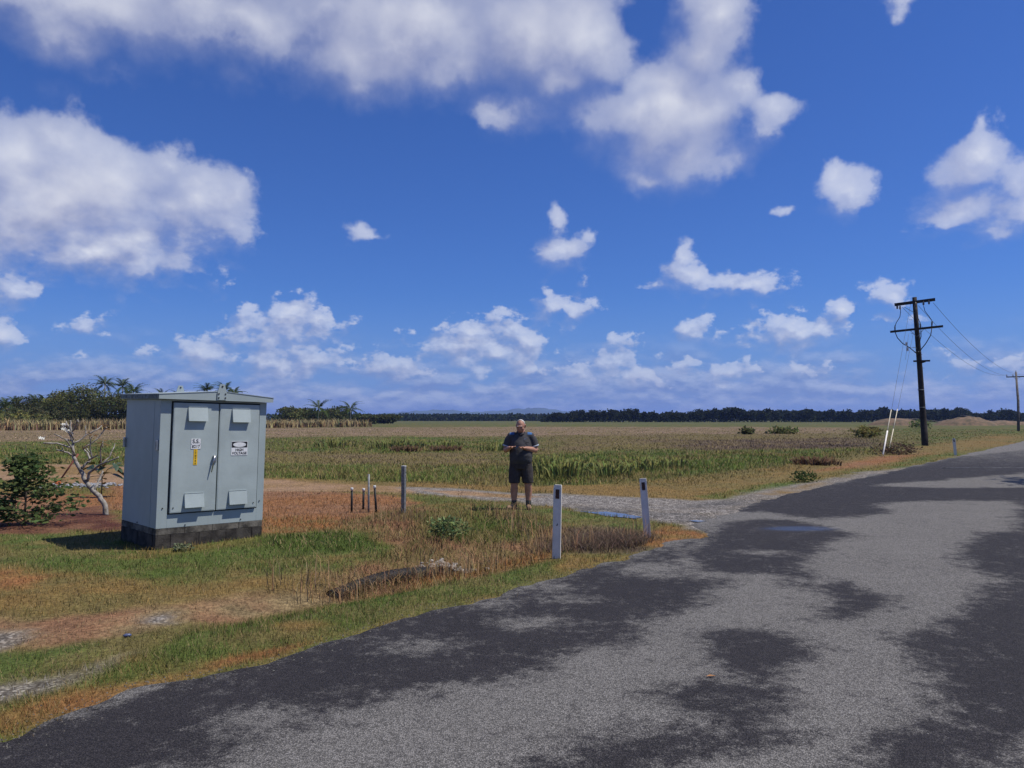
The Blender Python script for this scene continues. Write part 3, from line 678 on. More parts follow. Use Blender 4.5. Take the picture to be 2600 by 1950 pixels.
# ------------------------------------------------------------------ electrical cabinet
cab = empty('electrical_cabinet', (-4.73, 10.27, 0), label='pale green steel high voltage cabinet on a dark block base', cat='electrical cabinet')
cab.rotation_mode = 'QUATERNION'
cab.rotation_quaternion = (Matrix.Rotation(R(1.3), 3, 'Y') @ Matrix.Rotation(R(46.6), 3, 'Z')).to_quaternion()
CW, CD = 1.535, 1.19
b = MB()
z0, z1 = .262, 1.985
b.box((0, .022, z0), (CW, CD, z1), 0, .004)                                  # shell
b.box((0, 0, z0), (.142, .0205, 1.985), 0, .003); b.box((1.43, 0, z0), (CW, .0205, 1.985), 0, .003)   # front frame
b.box((.1425, 0, z0), (1.4295, .0205, .44), 0, .003); b.box((.1425, 0, 1.965), (1.4295, .0205, 1.985), 0, .003)
b.box((-.003, .2, z0 + .02), (-.0005, .212, 1.96), 0)                          # side seam
b.build('body', [PAINT, DARKGAP], cab)
MB().box((.1435, .004, .441), (1.4285, .0195, 1.964)).build('door_seal', DARKGAP, cab)
for (x0, x1, hoods, ang) in ((.163, .790, ((.352, 1.89), (.346, .713)), 0), (.808, 1.408, ((.985, 1.882), (.979, .716)), 0)):
    dz0 = .46
    d_ = MB().box((x0, -.032, dz0), (x1, .002, 1.945), 0, .004)
    d_.box((x0 + .012, -.034, dz0 + .012), (x1 - .012, -.0325, 1.933), 0)
    door = d_.build('door', PAINT2, cab)
    for (hx, hz) in hoods:
        w_, h_ = .268, .19
        prof = [(-.0345, hz), (-.046, hz), (-.084, hz - h_), (-.079, hz - h_), (-.0345, hz - h_ + .03)]
        hb = MB().prism(prof, 0, hx, hx + w_, 0)
        hb.box((hx + .004, -.05, hz + .0005), (hx + w_ - .004, -.0348, hz + .006), 0, .001)
        hb.build('vent_hood', PAINT2, door)
    if x0 < .5:
        FX = Matrix.Rotation(R(90), 4, 'X')
        h = MB().tube([(.742, -.034, 1.205), (.742, -.075, 1.205)], .022, 12).tube([(.742, -.068, 1.222), (.73, -.072, 1.16), (.697, -.075, .992)], [.016, .013, .007], 8, flat=.6)
        h.box((.752, -.05, 1.13), (.775, -.0345, 1.215), 0, .004)
        h.build('handle', STEEL, door)
        s = MB().box((.411, -.0385, 1.317), (.546, -.0345, 1.456), 0, .001).text('S.S.', .075, Matrix.Translation((.479, -.0395, 1.420)) @ FX, 1, bold=.0012).text('8217', .056, Matrix.Translation((.479, -.0395, 1.350)) @ FX, 1, bold=.0008)
        for (u, v) in ((.419, 1.385), (.538, 1.385)): s.ball((u, -.0388, v), .0045, 1, 8)
        s.box((.409, -.0372, 1.315), (.548, -.0347, 1.3168), 1); s.box((.5462, -.0372, 1.317), (.548, -.0347, 1.456), 1)
        s.build('number_sign', [SIGNW, SIGNK], door)
        s = MB().box((.452, -.0375, 1.098), (.506, -.0345, 1.312), 0, .001)
        for k, ch in enumerate('170386'): s.text(ch, .033, Matrix.Translation((.479, -.0385, 1.292 - k * .0345)) @ FX, 1, bold=.0006)
        s.build('number_strip', [SIGNY, SIGNK], door)
    else:
        s = MB().box((.992, -.0385, 1.218), (1.238, -.0345, 1.42), 0, .001).box((.998, -.0392, 1.330), (1.232, -.0386, 1.414), 1)
        ell = [(1.115 + .097 * math.cos(2 * math.pi * k / 40), 1.372 + .034 * math.sin(2 * math.pi * k / 40)) for k in range(40)]
        s.prism(ell, 1, -.0400, -.0393, 0)
        s.text('HIGH\nVOLTAGE', .05, Matrix.Translation((1.115, -.0393, 1.272)) @ FX, 1, bold=.0012)
        s.build('warning_sign', [SIGNW, SIGNK], door)
    MB().tube([(x0 + (.04 if x0 < .5 else .55), -.034, .53), (x0 + (.04 if x0 < .5 else .55), -.042, .53)], .008, 8).build('bolt', BOLT, door)
# low gabled lid with a folded front
ov, fo, ro = .062, .080, .075
mid = CW / 2 + .03; L_, R_ = -ov, CW + ov
rf = MB()
prof = [(L_, 1.99), (R_, 1.99), (R_, 2.052), (mid, 2.118), (L_, 2.052)]
rf.prism(prof, 1, -fo, CD + ro, 0)
rf.prism([(L_ - .006, 2.0525), (mid, 2.1185), (R_ + .006, 2.0525), (R_ + .006, 2.060), (mid, 2.126), (L_ - .006, 2.060)], 1, -fo - .006, CD + ro + .006, 0)
rf.box((L_ - .002, -fo + .002, 1.993), (L_ - .0003, CD + ro - .01, 2.048), 1)
rf.build('roof', [PAINT, GRIME], cab)
for yy, yb in ((-fo - .016, -fo - .0065), (CD + ro + .0065, CD + ro + .016)):
    g = MB().prism([(mid - .066, 2.0), (mid + .066, 2.0), (mid + .066, 2.115), (mid + .032, 2.222), (mid - .032, 2.222), (mid - .066, 2.115)], 1, yy, yb, 0)
    f_ = yy - .001 if yy < 0 else yb + .001
    for (u, v) in ((-.048, 2.03), (.048, 2.03), (-.048, 2.085), (.048, 2.085), (0, 2.19)):
        g.tube([(mid + u, yy - .006, v), (mid + u, yb + .006, v)], .011 if v < 2.15 else .013, 10, 1)
    g.build('lifting_lug', [PAINT, BOLT], cab)
for yy in (.02, CD - .05):
    MB().box((-.03, yy, 1.30), (-.0035, yy + .05, 1.44), 0, .004).box((-.036, yy + .012, 1.33), (-.0302, yy + .038, 1.41), 0, .003).build('side_latch', STEEL, cab)
for (u, v) in ((.075, .53), (1.47, .545), (.39, .285), (1.19, .30)):
    MB().tube([(u, .0, v), (u, -.009, v)], .009, 8).build('bolt', BOLT, cab)
for (u, v) in ((.62, .285),):
    MB().tube([(-.001, u, v), (-.009, u, v)], .009, 8).build('bolt', BOLT, cab)
base = MB().box((.014, .014, -.12), (CW - .014, CD - .014, z0 - .002)).build('block_base', MORTAR, cab)
def block_row(zz0, zz1, along, fixed, a0, a1, first, m):
    p = a0; ln = first
    while p < a1 - .02:
        e = min(p + ln, a1); e2 = e if a1 - e > .06 else a1
        j = rnd.uniform(-.002, .002)
        if along == 0: lo, hi = (p + .003, fixed + j, zz0), (e2 - .003, fixed + .09, zz1)
        else: lo, hi = (fixed + j, p + .003, zz0), (fixed + .09, e2 - .003, zz1)
        MB().box(lo, hi, 0, .004).build('block', m, base)
        p = e2; ln = .39
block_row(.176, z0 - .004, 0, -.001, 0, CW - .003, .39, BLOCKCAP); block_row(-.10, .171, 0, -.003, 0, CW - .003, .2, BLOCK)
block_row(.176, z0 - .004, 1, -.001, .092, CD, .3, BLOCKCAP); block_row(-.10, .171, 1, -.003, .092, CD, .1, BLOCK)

# ------------------------------------------------------------------ roadside marker posts
def marker_post(x, y, h, lean, rz, label, w=.095):
    o = empty('marker_post', (x, y, gz1(x, y)), label=label, cat='marker post', group='white marker posts along the road')
    o.rotation_euler = (0, lean, rz)
    b = MB(); t = .032
    prof = [(-w / 2, -.2), (w / 2, -.2), (w / 2, h - .004), (w / 2 - .012, h), (-w / 2 + .012, h), (-w / 2, h - .004)]
    b.prism(prof, 1, -t / 2, t / 2); b.box((-w / 2 - .004, -t / 2 - .006, -.2), (-w / 2 + .006, -t / 2 - .0005, h - .03), 0, .002); b.box((w / 2 - .006, -t / 2 - .006, -.2), (w / 2 + .004, -t / 2 - .0005, h - .03), 0, .002)
    b.build('post', POSTW, o)
    MB().box((-.024, -t / 2 - .0045, h - .17), (.024, -t / 2 - .0005, h - .055), 0, .002).build('reflector', REFL, o)
    return o
p1 = marker_post(*(0.55, 9.56), .905, R(1.2), R(-18), 'nearest white marker post with dark reflector on the grass edge of the road')
MB().prism([(-.012, .40), (.004, .425), (.008, .44), (.012, .41), (0, .405)], 1, -.0185, -.0165).build('dirt_mark', SIGNK, p1)
marker_post(*(1.98, 11.31), .86, R(-4.2), R(-14), 'white marker post leaning left at the corner of the gravel driveway')
marker_post(*(20.91, 36.37), .80, R(-4), R(-25), 'small distant white marker post near the road below the utility pole', .12)

# ------------------------------------------------------------------ pipes and posts beside the track
def stub(x, y, h, lean, label):
    o = empty('capped_pipe', (x, y, gz1(x, y)), label=label, cat='pipe', group='black pipes with white tops')
    o.rotation_euler = (R(1.5), lean, 0)
    MB().tube([(0, 0, -.15), (0, 0, h - .05)], .021, 12).build('pipe', BLACKPL, o)
    MB().tube([(0, 0, h - .052), (0, 0, h), (0, 0, h + .004)], [.026, .026, .02], 12).build('cap', WHITEPL, o)
stub(*(-2.94, 14.19), .455, R(.5), 'leftmost short black pipe with white top in the dry grass')
stub(*(-2.84, 14.77), .40, R(1), 'short black pipe with white top just left of the thin grey tube')
stub(*(-2.50, 14.26), .49, R(-4), 'tilted black pipe with white top just right of the thin grey tube')
x, y = (-2.63, 14.19)
o = tag(MB().tube([(0, 0, -.2), (0, 0, .70)], .019, 12).build('grey_tube', GALV), 'thin pale grey tube standing between the short black pipes', 'tube'); o.location = (x, y, gz1(x, y))
x, y = (-1.98, 14.12)
o = empty('galvanised_post', (x, y, gz1(x, y)), R(-20), label='tall square galvanised steel post right of the black pipes', cat='post')
MB().box((-.034, -.034, -.2), (.034, .034, .845), 0, .006).build('post', GALV, o)
MB().box((-.037, -.037, .8455), (.037, .037, .862), 0, .005).build('cap', WHITEPL, o)
for zz in (.68, .74): MB().tube([(.034, 0, zz), (.037, 0, zz)], .008, 8).build('bolt_hole', BOLT, o)

# ------------------------------------------------------------------ corrugated pipe in the ditch
P0, P1, P2 = Vector((*(-1.88, 8.10), 0)), Vector((*(-1.35, 8.84), 0)), Vector((*(-0.73, 9.29), 0))
pts = []; rad = []
N = 150
for i in range(N + 1):
    t = i / N; p = P0 * (1 - t) ** 2 + P1 * 2 * t * (1 - t) + P2 * t * t
    p.z = -.15 + .085 * math.sin(math.pi * t); pts.append(p); rad.append(.088 if i % 4 < 2 else .078)
o = tag(MB().tube(pts, rad, 20, cap=False).build('corrugated_pipe', mat('corrugated_black', (.020, .019, .019), .7, 0, .3, 12)), 'black corrugated drain pipe lying half buried in dry grass', 'pipe')
# pale rubble at its end
v = MB(); c0 = Vector((*(-0.84, 9.29), 0))
for i in range(120):
    x, y = c0.x + rnd.gauss(.08, .17), c0.y + rnd.gauss(0, .09); r_ = rnd.uniform(.012, .038)
    v.ball((x, y, gz1(x, y) + r_ * .4 + max(0, .1 - abs(x - c0.x) * .3)), (r_, r_ * rnd.uniform(.6, 1), r_ * rnd.uniform(.5, .9)), 0, 6)
tag(v.build('rubble', mat('pale_stone', (.32, .28, .235), .9, 0, .3, 30)), kind='stuff')
v = MB(); c0 = Vector((*(-10.93, 19.70), 0))
for i in range(160):
    x, y = c0.x + rnd.gauss(0, .42), c0.y + rnd.gauss(0, .25); r_ = rnd.uniform(.02, .05)
    v.ball((x, y, gz1(x, y) + r_ * .4), (r_ * 1.4, r_, r_ * .7), 0, 6)
tag(v.build('grey_stones', mat('grey_stone', (.30, .30, .31), .9, 0, .4, 30)), kind='stuff')

# puddles on the driveway
WATER = mat('puddle_water', (.12, .105, .09), .02, spec=.9)
def puddle(pts, z):
    n = len(pts); P = np.array(pts); c = P.mean(0); out = []
    for i in range(n):
        for k in range(6):
            q = P[i] * (1 - k / 6) + P[(i + 1) % n] * k / 6; out.append(q + (q - c) * rnd.uniform(-.06, .06))
    m = MB(); m.add([(a, b_, gz1(a, b_) + z) for a, b_ in out] , [tuple(range(len(out)))]); zz = max(v_[2] for v_ in m.v); m.v = [(a, b_, zz) for a, b_, _ in m.v]
    tag(m.build('puddle', WATER), kind='structure')
puddle([(1.23, 14.33), (1.52, 14.19), (1.74, 14.26), (2.03, 13.92), (2.27, 13.46), (2.11, 13.28), (1.88, 13.46), (1.69, 13.53), (1.53, 13.92)], .006)
puddle([(2.98, 13.04), (3.13, 13.12), (3.29, 12.98), (3.09, 12.89)], .006)
# pale line across the road
x0, y0 = (14.76, 26.49); a = math.atan2(0, 1)
m = MB()
for k in range(12):
    xa, xb = x0 + k * .42, x0 + (k + 1) * .42 - .02
    m.box((xa, y0 - .03 + rnd.uniform(-.01, .01), .030), (xb, y0 + .03 + rnd.uniform(-.01, .01), .054), 0)
tag(m.build('road_cable', mat('pale_strip', (.22, .215, .21), .8, 0, .3, 10)), 'thin pale strip lying straight across the far road', 'road strip')
# litter and a leaf
x, y = (-3.06, 6.20)
o = tag(MB().tube([(-.03, 0, .016), (-.012, 0, .016), (.018, 0, .015), (.03, 0, .014)], [.006, .014, .013, .006], 10).build('litter', mat('blue_plastic', (.10, .12, .22), .3)), 'small crushed bluish plastic scrap on the grass near the gravel patch', 'litter'); o.location = (x, y, gz1(x, y)); o.rotation_euler = (0, 0, .5)
x, y = (1.29, 5.08)
o = tag(MB().add([(-.03, 0, 0), (0, -.014, .006), (.035, 0, .003), (0, .014, .008), (0, 0, .001)], [(0, 1, 4), (1, 2, 4), (2, 3, 4), (3, 0, 4)]).build('fallen_leaf', mat('dry_leaf', (.42, .20, .08), .8)), 'single orange dead leaf lying on the grey road', 'leaf'); o.location = (x, y, .05)

# ------------------------------------------------------------------ person
SKIN = mat('skin', (.43, .22, .145), .55, 0, .08, 12, spec=.3)
HAIR = mat('grey_hair', (.66, .64, .60), .8, 0, .15, 60)
SHIRT = mat('shirt_charcoal', (.060, .058, .060), .9, 0, .12, 10, .6, 9)
BLUE = mat('shirt_blue', (.045, .13, .30), .9, 0, .1, 10)
TRIM = mat('cuff_trim', (.50, .55, .62), .9)
SHORTS = mat('shorts_brown_grey', (.055, .047, .044), .95, 0, .15, 10, .6, 9)
SOCK = mat('sock_dark', (.035, .045, .042), .95)
BOOT = mat('boot_tan', (.34, .21, .12), .8, 0, .2, 18)
SOLE = mat('boot_sole', (.06, .05, .045), .9)
PHONE = mat('phone_black', (.01, .01, .012), .2, spec=.6)
px0, py0 = (0.17, 14.69)
man = empty('person', (px0, py0, gz1(px0, py0)), 0, label='heavyset man in dark polo shirt and shorts looking down at a phone', cat='person')
HM = Matrix.Translation((-.005, -.045, 1.565)) @ Matrix.Rotation(R(-14), 4, 'Z') @ Matrix.Rotation(R(24), 4, 'X')
def hp(*p): return HM @ Vector(p)
b = MB()
for s in (-1, 1):
    cx = -.130 if s < 0 else .142
    b.tube([(.09 * s, 0, .86), (.112 * s, -.005, .72), (cx * .93, -.015, .50), (cx * .97, -.012, .44), (cx, .022, .34), (cx, .02, .22), (cx, .012, .10), (cx, .012, .06)], [.10, .10, .074, .068, .073, .056, .043, .045], 16)
b.rings([(0, 0, .84, .17, .13), (0, -.01, 1.0, .19, .15), (0, 0, 1.2, .18, .13), (0, .01, 1.36, .16, .10), (0, .015, 1.44, .10, .075), (0, .0, 1.50, .068, .07), (-.003, -.03, 1.56, .062, .066)], 24)
for s, el_, wr in ((1, (.285, .02, 1.115), (.075, -.225, 1.165)), (-1, (-.292, .02, 1.115), (-.205, -.225, 1.17))):
    sh = Vector((.205 * s, .015, 1.385)); e = Vector(el_); w_ = Vector(wr)
    b.tube([sh, sh.lerp(e, .5), e, e.lerp(w_, .12)], [.07, .062, .05, .052], 12)
    b.tube([e, e.lerp(w_, .3), e.lerp(w_, .7), w_], [.049, .054, .043, .033], 12)
# hands: palm, four unequal bent fingers and a thumb each
def hand(w_, dirv, up, side):
    w_, d, u = Vector(w_), Vector(dirv).normalized(), Vector(up).normalized(); s_ = d.cross(u).normalized() * side
    b.tube([w_, w_ + d * .03, w_ + d * .085], [.031, .038, .036], 12, flat=.62)
    for k, (o_, ln) in enumerate(((-.030, .066), (-.010, .078), (.011, .072), (.030, .056))):
        r0 = w_ + d * .075 + s_ * o_; m_ = r0 + d * ln * .5 - u * .004; t_ = m_ + d * ln * .38 + u * (.022)
        b.tube([r0, m_, t_], [.0105, .0095, .008], 8)
    t0 = w_ + d * .03 - s_ * .030; t1 = t0 - s_ * .022 + d * .03 + u * .014; t2 = t1 + d * .030 + u * .012 + s_ * .006
    b.tube([t0, t1, t2], [.0135, .0115, .009], 8)
hand((.075, -.225, 1.165), (-.86, -.46, .10), (0, -.2, 1), 1)
hand((-.205, -.225, 1.17), (.62, -.70, .12), (0, -.2, 1), -1)
# head
b.ball(hp(0, .012, .03), (.079, .098, .098), 0, 20)
b.rings([], 8) if False else None
b.tube([hp(0, -.02, .03), hp(0, -.03, -.04), hp(0, -.042, -.088)], [.074, .067, .042], 16)
b.tube([hp(0, -.088, .035), hp(0, -.108, -.008), hp(0, -.100, -.026)], [.012, .017, .014], 10)
b.tube([hp(-.05, -.078, .040), hp(0, -.094, .046), hp(.05, -.078, .040)], [.010, .013, .010], 8)
b.tube([hp(-.026, -.088, -.052), hp(0, -.096, -.050), hp(.026, -.088, -.052)], [.008, .010, .008], 8)
for s in (-1, 1):
    b.ball(hp(s * .045, -.065, -.012), (.027, .026, .024), 0, 10)
    b.tube([hp(s * .078, .018, .035), hp(s * .090, .026, .022), hp(s * .088, .022, -.006), hp(s * .078, .010, -.028)], [.012, .015, .013, .009], 8)
b.tube([hp(0, .03, -.03), Vector((0, .03, 1.47))], [.064, .074], 14)
b.remesh('body', .0075, SKIN, man, 3)
hb = MB()
hm2 = HM
import itertools
vs = []
bm = bmesh.new(); bmesh.ops.create_uvsphere(bm, u_segments=36, v_segments=24, radius=1)
for v_ in list(bm.verts):
    x_, y_, z_ = v_.co
    keep = (y_ > -.12 or z_ > 1.2) and z_ > -.62 and not (y_ < -.05 and z_ > .55 and abs(x_) < .40) and not (abs(x_) > .8 and z_ < .1 and y_ < .18)
    if not keep: bm.verts.remove(v_)
bm.verts.index_update()
hb.add([Vector((v_.co.x * .0845, v_.co.y * .1045 + .013, v_.co.z * .1035 + .032)) for v_ in bm.verts], [[v_.index for v_ in f.verts] for f in bm.faces], 0, True, HM); bm.free()
hair = hb.build('hair', HAIR, man); sol = hair.modifiers.new('s', 'SOLIDIFY'); sol.thickness = .006
for s in (-1, 1):
    MB().tube([hp(s * .018, -.097, .047), hp(s * .034, -.094, .052), hp(s * .052, -.084, .046)], [.004, .005, .003], 6).build('eyebrow', HAIR, man)
    MB().ball(hp(s * .033, -.083, .026), (.0125, .009, .0105), 0, 10).build('eye', mat('eye', (.12, .09, .08), .3), man)
# polo shirt
b = MB()
b.rings([(0, -.005, .865, .208, .165), (0, -.02, .93, .218, .183), (0, -.03, 1.02, .222, .192), (0, -.02, 1.14, .213, .175), (0, -.005, 1.26, .210, .150), (0, .01, 1.35, .205, .125), (0, .015, 1.41, .165, .10), (0, .015, 1.455, .10, .078)], 32)
for s in (-1, 1):
    ex = .262 if s > 0 else -.266
    b.tube([(.10 * s, .015, 1.395), (.185 * s, .015, 1.375), (.232 * s, .015, 1.30), (ex, .012, 1.19)], [.075, .09, .084, .082], 16)
shirt = b.remesh('shirt', .012, SHIRT, man, 4); shirt.data.materials.append(BLUE)
for p in shirt.data.polygons:
    c = p.center
    if c.z > 1.412 and .125 < abs(c.x) < .205: p.material_index = 1
for s in (-1, 1):
    ex = .262 if s > 0 else -.266
    MB().tube([(ex * .985, .0125, 1.205), (ex * 1.008, .0125, 1.186)], [.0845, .0845], 18).build('cuff', TRIM, man)
MB().tube([(-.066, -.055, 1.45), (-.035, -.088, 1.432), (-.004, -.098, 1.405)], [.014, .016, .012], 8, flat=.5).tube([(.066, -.055, 1.45), (.04, -.088, 1.432), (.004, -.098, 1.405)], [.014, .016, .012], 8, flat=.5).tube([(-.07, -.05, 1.452), (-.065, .045, 1.485), (0, .09, 1.49), (.065, .045, 1.485), (.07, -.05, 1.452)], .016, 8).build('collar', SHIRT, man)
em = MB(); em.prism([(.060, 1.322), (.085, 1.330), (.118, 1.352), (.090, 1.344), (.098, 1.358), (.074, 1.344), (.066, 1.352)], 1, -.137, -.131); em.build('emblem', TRIM, man)
MB().box((.088, -.148, 1.262), (.148, -.141, 1.270)).build('pocket_edge', SIGNK, man)
# shorts
b = MB(); b.rings([(0, 0, .76, .19, .145), (0, 0, .84, .212, .165), (0, -.005, .90, .210, .162), (0, -.005, .93, .2, .15)], 28)
for s in (-1, 1):
    b.tube([(.10 * s, 0, .84), (.112 * s, -.004, .72), (.124 * s, -.012, .60), ((.128 if s > 0 else .124) * s, -.014, .495)], [.118, .122, .113, .104], 18)
b.remesh('shorts', .012, SHORTS, man, 3)
for s in (-1, 1):
    cx = -.130 if s < 0 else .142
    MB().tube([(cx, .012, .055), (cx, .012, .11), (cx, .014, .165), (cx, .014, .172)], [.05, .05, .053, .047], 14).build('sock', SOCK, man)
    d = Vector((-.62, -.78, 0)) if s < 0 else Vector((.08, -1, 0)); d.normalize(); h = Vector((cx, .03, 0)) - d * .045
    bt = MB(); q = Vector((0, 0, 1))
    bt.tube([h + q * .05, h + d * .07 + q * .055, h + d * .15 + q * .048, h + d * .215 + q * .042, h + d * .252 + q * .035], [.04, .046, .048, .046, .026], 16, flat=.95)
    bt.tube([h + d * .035 + q * .04, h + d * .035 + q * .115], [.05, .053], 14)
    boot = bt.remesh('boot', .008, BOOT, man, 3)
    prof = []
    for k in range(22):
        t = 2 * math.pi * k / 22; prof.append((.103 + .152 * math.cos(t), (.044 + .006 * math.cos(t)) * math.sin(t)))
    m4 = Matrix.Translation(h) @ Matrix.Rotation(math.atan2(d.y, d.x), 4, 'Z')
    MB().prism(prof, 2, -.012, .016, mtx=m4).build('sole', SOLE, boot)
phm = Matrix.Translation((-.085, -.318, 1.188)) @ Matrix.Rotation(R(58), 4, 'Z') @ Matrix.Rotation(R(-24), 4, 'Y')
phone = tag(MB().box((-.075, -.037, -.005), (.075, .037, .005), 0, .004, phm).build('phone', PHONE), 'black phone held in both hands of the standing man', 'phone')
phone.location = (px0, py0, man.location.z)

# ------------------------------------------------------------------ plants near the cabinet
def leaves(pos, size, asp, cols, droop=.3, n=None, out=None, flat=0.):
    """leaf-shaped (4 point) faces; returns verts, faces, cols"""
    n = len(pos); d = rng.normal(0, 1, (n, 3)); d[:, 2] = d[:, 2] * (1 - flat) * .6 - droop
    if out is not None: d = d * .7 + out
    d /= np.linalg.norm(d, axis=1)[:, None] + 1e-9
    r = rng.normal(0, 1, (n, 3)); r[:, 2] *= (1 - flat)
    s = np.cross(d, r); s /= np.linalg.norm(s, axis=1)[:, None] + 1e-9
    L = (size * rng.uniform(.6, 1.3, n))[:, None]
    up = np.cross(s, d)
    v = np.stack([pos, pos + d * L * .45 + s * L * asp + up * L * .06, pos + d * L, pos + d * L * .45 - s * L * asp + up * L * .06], 1).reshape(-1, 3)
    i = np.arange(n) * 4
    return v, np.stack([i, i + 1, i + 2, i + 3], 1), np.repeat(cols, 4, 0)
def shade(base, n, lo=.6, hi=1.4, hue=.12):
    c = np.array(base)[None] * rng.uniform(lo, hi, n)[:, None]
    return np.clip(c * (1 + rng.normal(0, hue, (n, 3)) * np.array([1, .4, .6])), 0, 1)
BARK = mat('grey_bark', (.40, .37, .32), .9, 0, .25, 14, .5, 40, col2=(.17, .145, .115))
BARKD = mat('dark_bark', (.10, .08, .06), .9, 0, .25, 6, .3, 30)

# leafy shrub at the left edge
sx, sy = (-7.86, 12.48)
sh = empty('leafy_shrub', (sx, sy, gz1(sx, sy)), label='dense dark green leafy shrub on the mulch left of the bare tree', cat='shrub')
b = MB(); tips = []
for k in range(54):
    z_ = rnd.uniform(.03, 1.25); a = rnd.uniform(0, 6.28)
    ln = (1.32 - z_) * rnd.uniform(.36, .62) + .10
    p0 = Vector((rnd.gauss(0, .02), rnd.gauss(0, .02), z_ * .85)); p2 = p0 + Vector((math.cos(a) * ln, math.sin(a) * ln, ln * rnd.uniform(.05, .45)))
    pm = p0.lerp(p2, .5) + Vector((0, 0, .03)); b.tube([p0, pm, p2], [.009, .006, .003], 5)
    for j in range(10): tips.append(p0.lerp(p2, rnd.uniform(.3, 1.08)) + Vector((rnd.gauss(0, .045), rnd.gauss(0, .045), rnd.gauss(.01, .03))))
b.tube([(0, 0, -.05), (.01, .01, .5), (-.01, 0, 1.3)], [.018, .014, .006], 7)
b.build('stem', BARKD, sh)
P = np.array([tuple(t) for t in tips] * 4) + rng.normal(0, .05, (len(tips) * 4, 3))
v, f, c = leaves(P, .105, .21, shade((.085, .118, .044), len(P), .5, 1.5), .05, flat=.45)
mesh_np('leaves', v, [f], LEAF, sh, c)['kind'] = 'stuff'

# frangipani: bare forked branches with a few white flower heads
fx, fy = (-7.26, 13.85)
fr = empty('frangipani_tree', (fx, fy, gz1(fx, fy)), label='small bare branching tree with pale bark and white flower clusters', cat='tree')
K = .00215
def fp(u, v, dy=0.): return Vector(((u - 897) * K, dy, (1362 - v) * K))
def branch(mb, pts, r0, r1, dy0, dy1):
    n = len(pts); P = [fp(u, v, dy0 + (dy1 - dy0) * i / (n - 1)) for i, (u, v) in enumerate(pts)]
    P[0] = P[0]
    Q = []
    for i in range(n - 1):
        for k in range(3): Q.append(P[i].lerp(P[i + 1], k / 3) + Vector((rnd.gauss(0, .004), rnd.gauss(0, .006), rnd.gauss(0, .004))) * (1 if i + k else 0))
    Q.append(P[-1]); m_ = len(Q)
    mb.tube(Q, [r0 + (r1 - r0) * i / (m_ - 1) for i in range(m_)], 8)
b = MB()
branch(b, [(900, 1375), (885, 1285), (830, 1205), (760, 1145), (715, 1080), (690, 1030), (660, 970), (625, 920), (605, 870)], .050, .030, 0, .02)
for pts, r0, r1, a0, a1 in [
 ([(605, 870), (560, 838), (505, 820)], .020, .011, .02, -.15), ([(555, 835), (545, 800)], .011, .008, -.1, -.12),
 ([(605, 875), (595, 800), (580, 700), (560, 640), (553, 578)], .028, .013, .02, .1),
 ([(580, 690), (520, 640), (462, 588)], .016, .011, .08, .3), ([(585, 805), (500, 768), (425, 762)], .017, .011, .03, -.25),
 ([(577, 748), (520, 725), (474, 690)], .014, .010, .04, -.1), ([(575, 715), (500, 672)], .013, .009, .05, .2),
 ([(580, 668), (640, 605), (668, 574), (700, 590)], .015, .010, .07, -.2), ([(600, 768), (640, 740), (690, 690), (750, 655), (768, 622)], .016, .010, .03, .3),
 ([(598, 740), (612, 690), (614, 662)], .013, .010, .03, -.2), ([(672, 700), (660, 640), (655, 622)], .011, .009, .15, .2),
 ([(620, 870), (628, 790), (622, 735)], .016, .011, .02, -.3),
 ([(680, 975), (705, 940), (728, 910), (690, 858), (640, 815)], .024, .013, .01, .2), ([(728, 910), (800, 885), (868, 862)], .018, .010, .05, -.2),
 ([(645, 812), (720, 760), (758, 700), (800, 635)], .014, .009, .18, .35), ([(768, 890), (766, 820), (778, 740), (772, 690)], .013, .009, 0, -.15), ([(760, 860), (715, 822), (688, 800)], .010, .008, 0, .1), ([(776, 730), (796, 705)], .009, .007, -.1, -.1),
 ([(735, 1078), (758, 1015), (830, 965), (885, 935), (960, 912), (1048, 876)], .026, .012, .0, -.25), ([(885, 932), (915, 880), (930, 800), (920, 775)], .014, .009, -.1, .15), ([(870, 935), (882, 860), (905, 790), (938, 758)], .013, .009, -.1, -.35), ([(900, 800), (906, 745)], .009, .008, -.2, -.2),
 ([(790, 1165), (800, 1090), (812, 1005)], .026, .014, 0, .2)]:
    branch(b, pts, r0, r1, a0, a1)
b.build('trunk', BARK, fr)
PETAL = mat('white_petal', (.80, .79, .70), .6, 0, .04, 30)
for (u, v, dy) in ((452, 620, .3), (486, 655, .2), (540, 676, .1), (420, 722, -.25)):
    c = fp(u, v, dy); pts = []
    m = MB()
    for k in range(6):
        q = c + Vector((rnd.gauss(0, .024), rnd.gauss(0, .024), rnd.gauss(.0, .014))); nrm = Vector((rnd.gauss(0, .5), rnd.gauss(-.4, .4), 1)).normalized(); t1 = nrm.orthogonal().normalized(); t2 = nrm.cross(t1)
        for j in range(5):
            a = j * 1.2566; d1 = t1 * math.cos(a) + t2 * math.sin(a); d2 = t1 * math.cos(a + .7) + t2 * math.sin(a + .7)
            m.add([q, q + d1 * .03 + nrm * .008, q + (d1 + d2).normalized() * .04 + nrm * .006, q + d2 * .026 + nrm * .012], [(0, 1, 2, 3)])
    m.build('flower_cluster', PETAL, fr, fixn=False)
lp = []
for (u, v, dy) in ((762, 622, .3), (772, 690, -.15), (796, 705, -.1), (800, 640, .35), (938, 758, -.35), (905, 745, -.2), (688, 800, .1)):
    for k in range(4): lp.append(tuple(fp(u, v, dy)))
lp = np.array(lp); v, f, c = leaves(lp, .11, .14, shade((.16, .10, .05), len(lp)), .2)
mesh_np('leaves', v, [f], LEAF, fr, c)['kind'] = 'stuff'

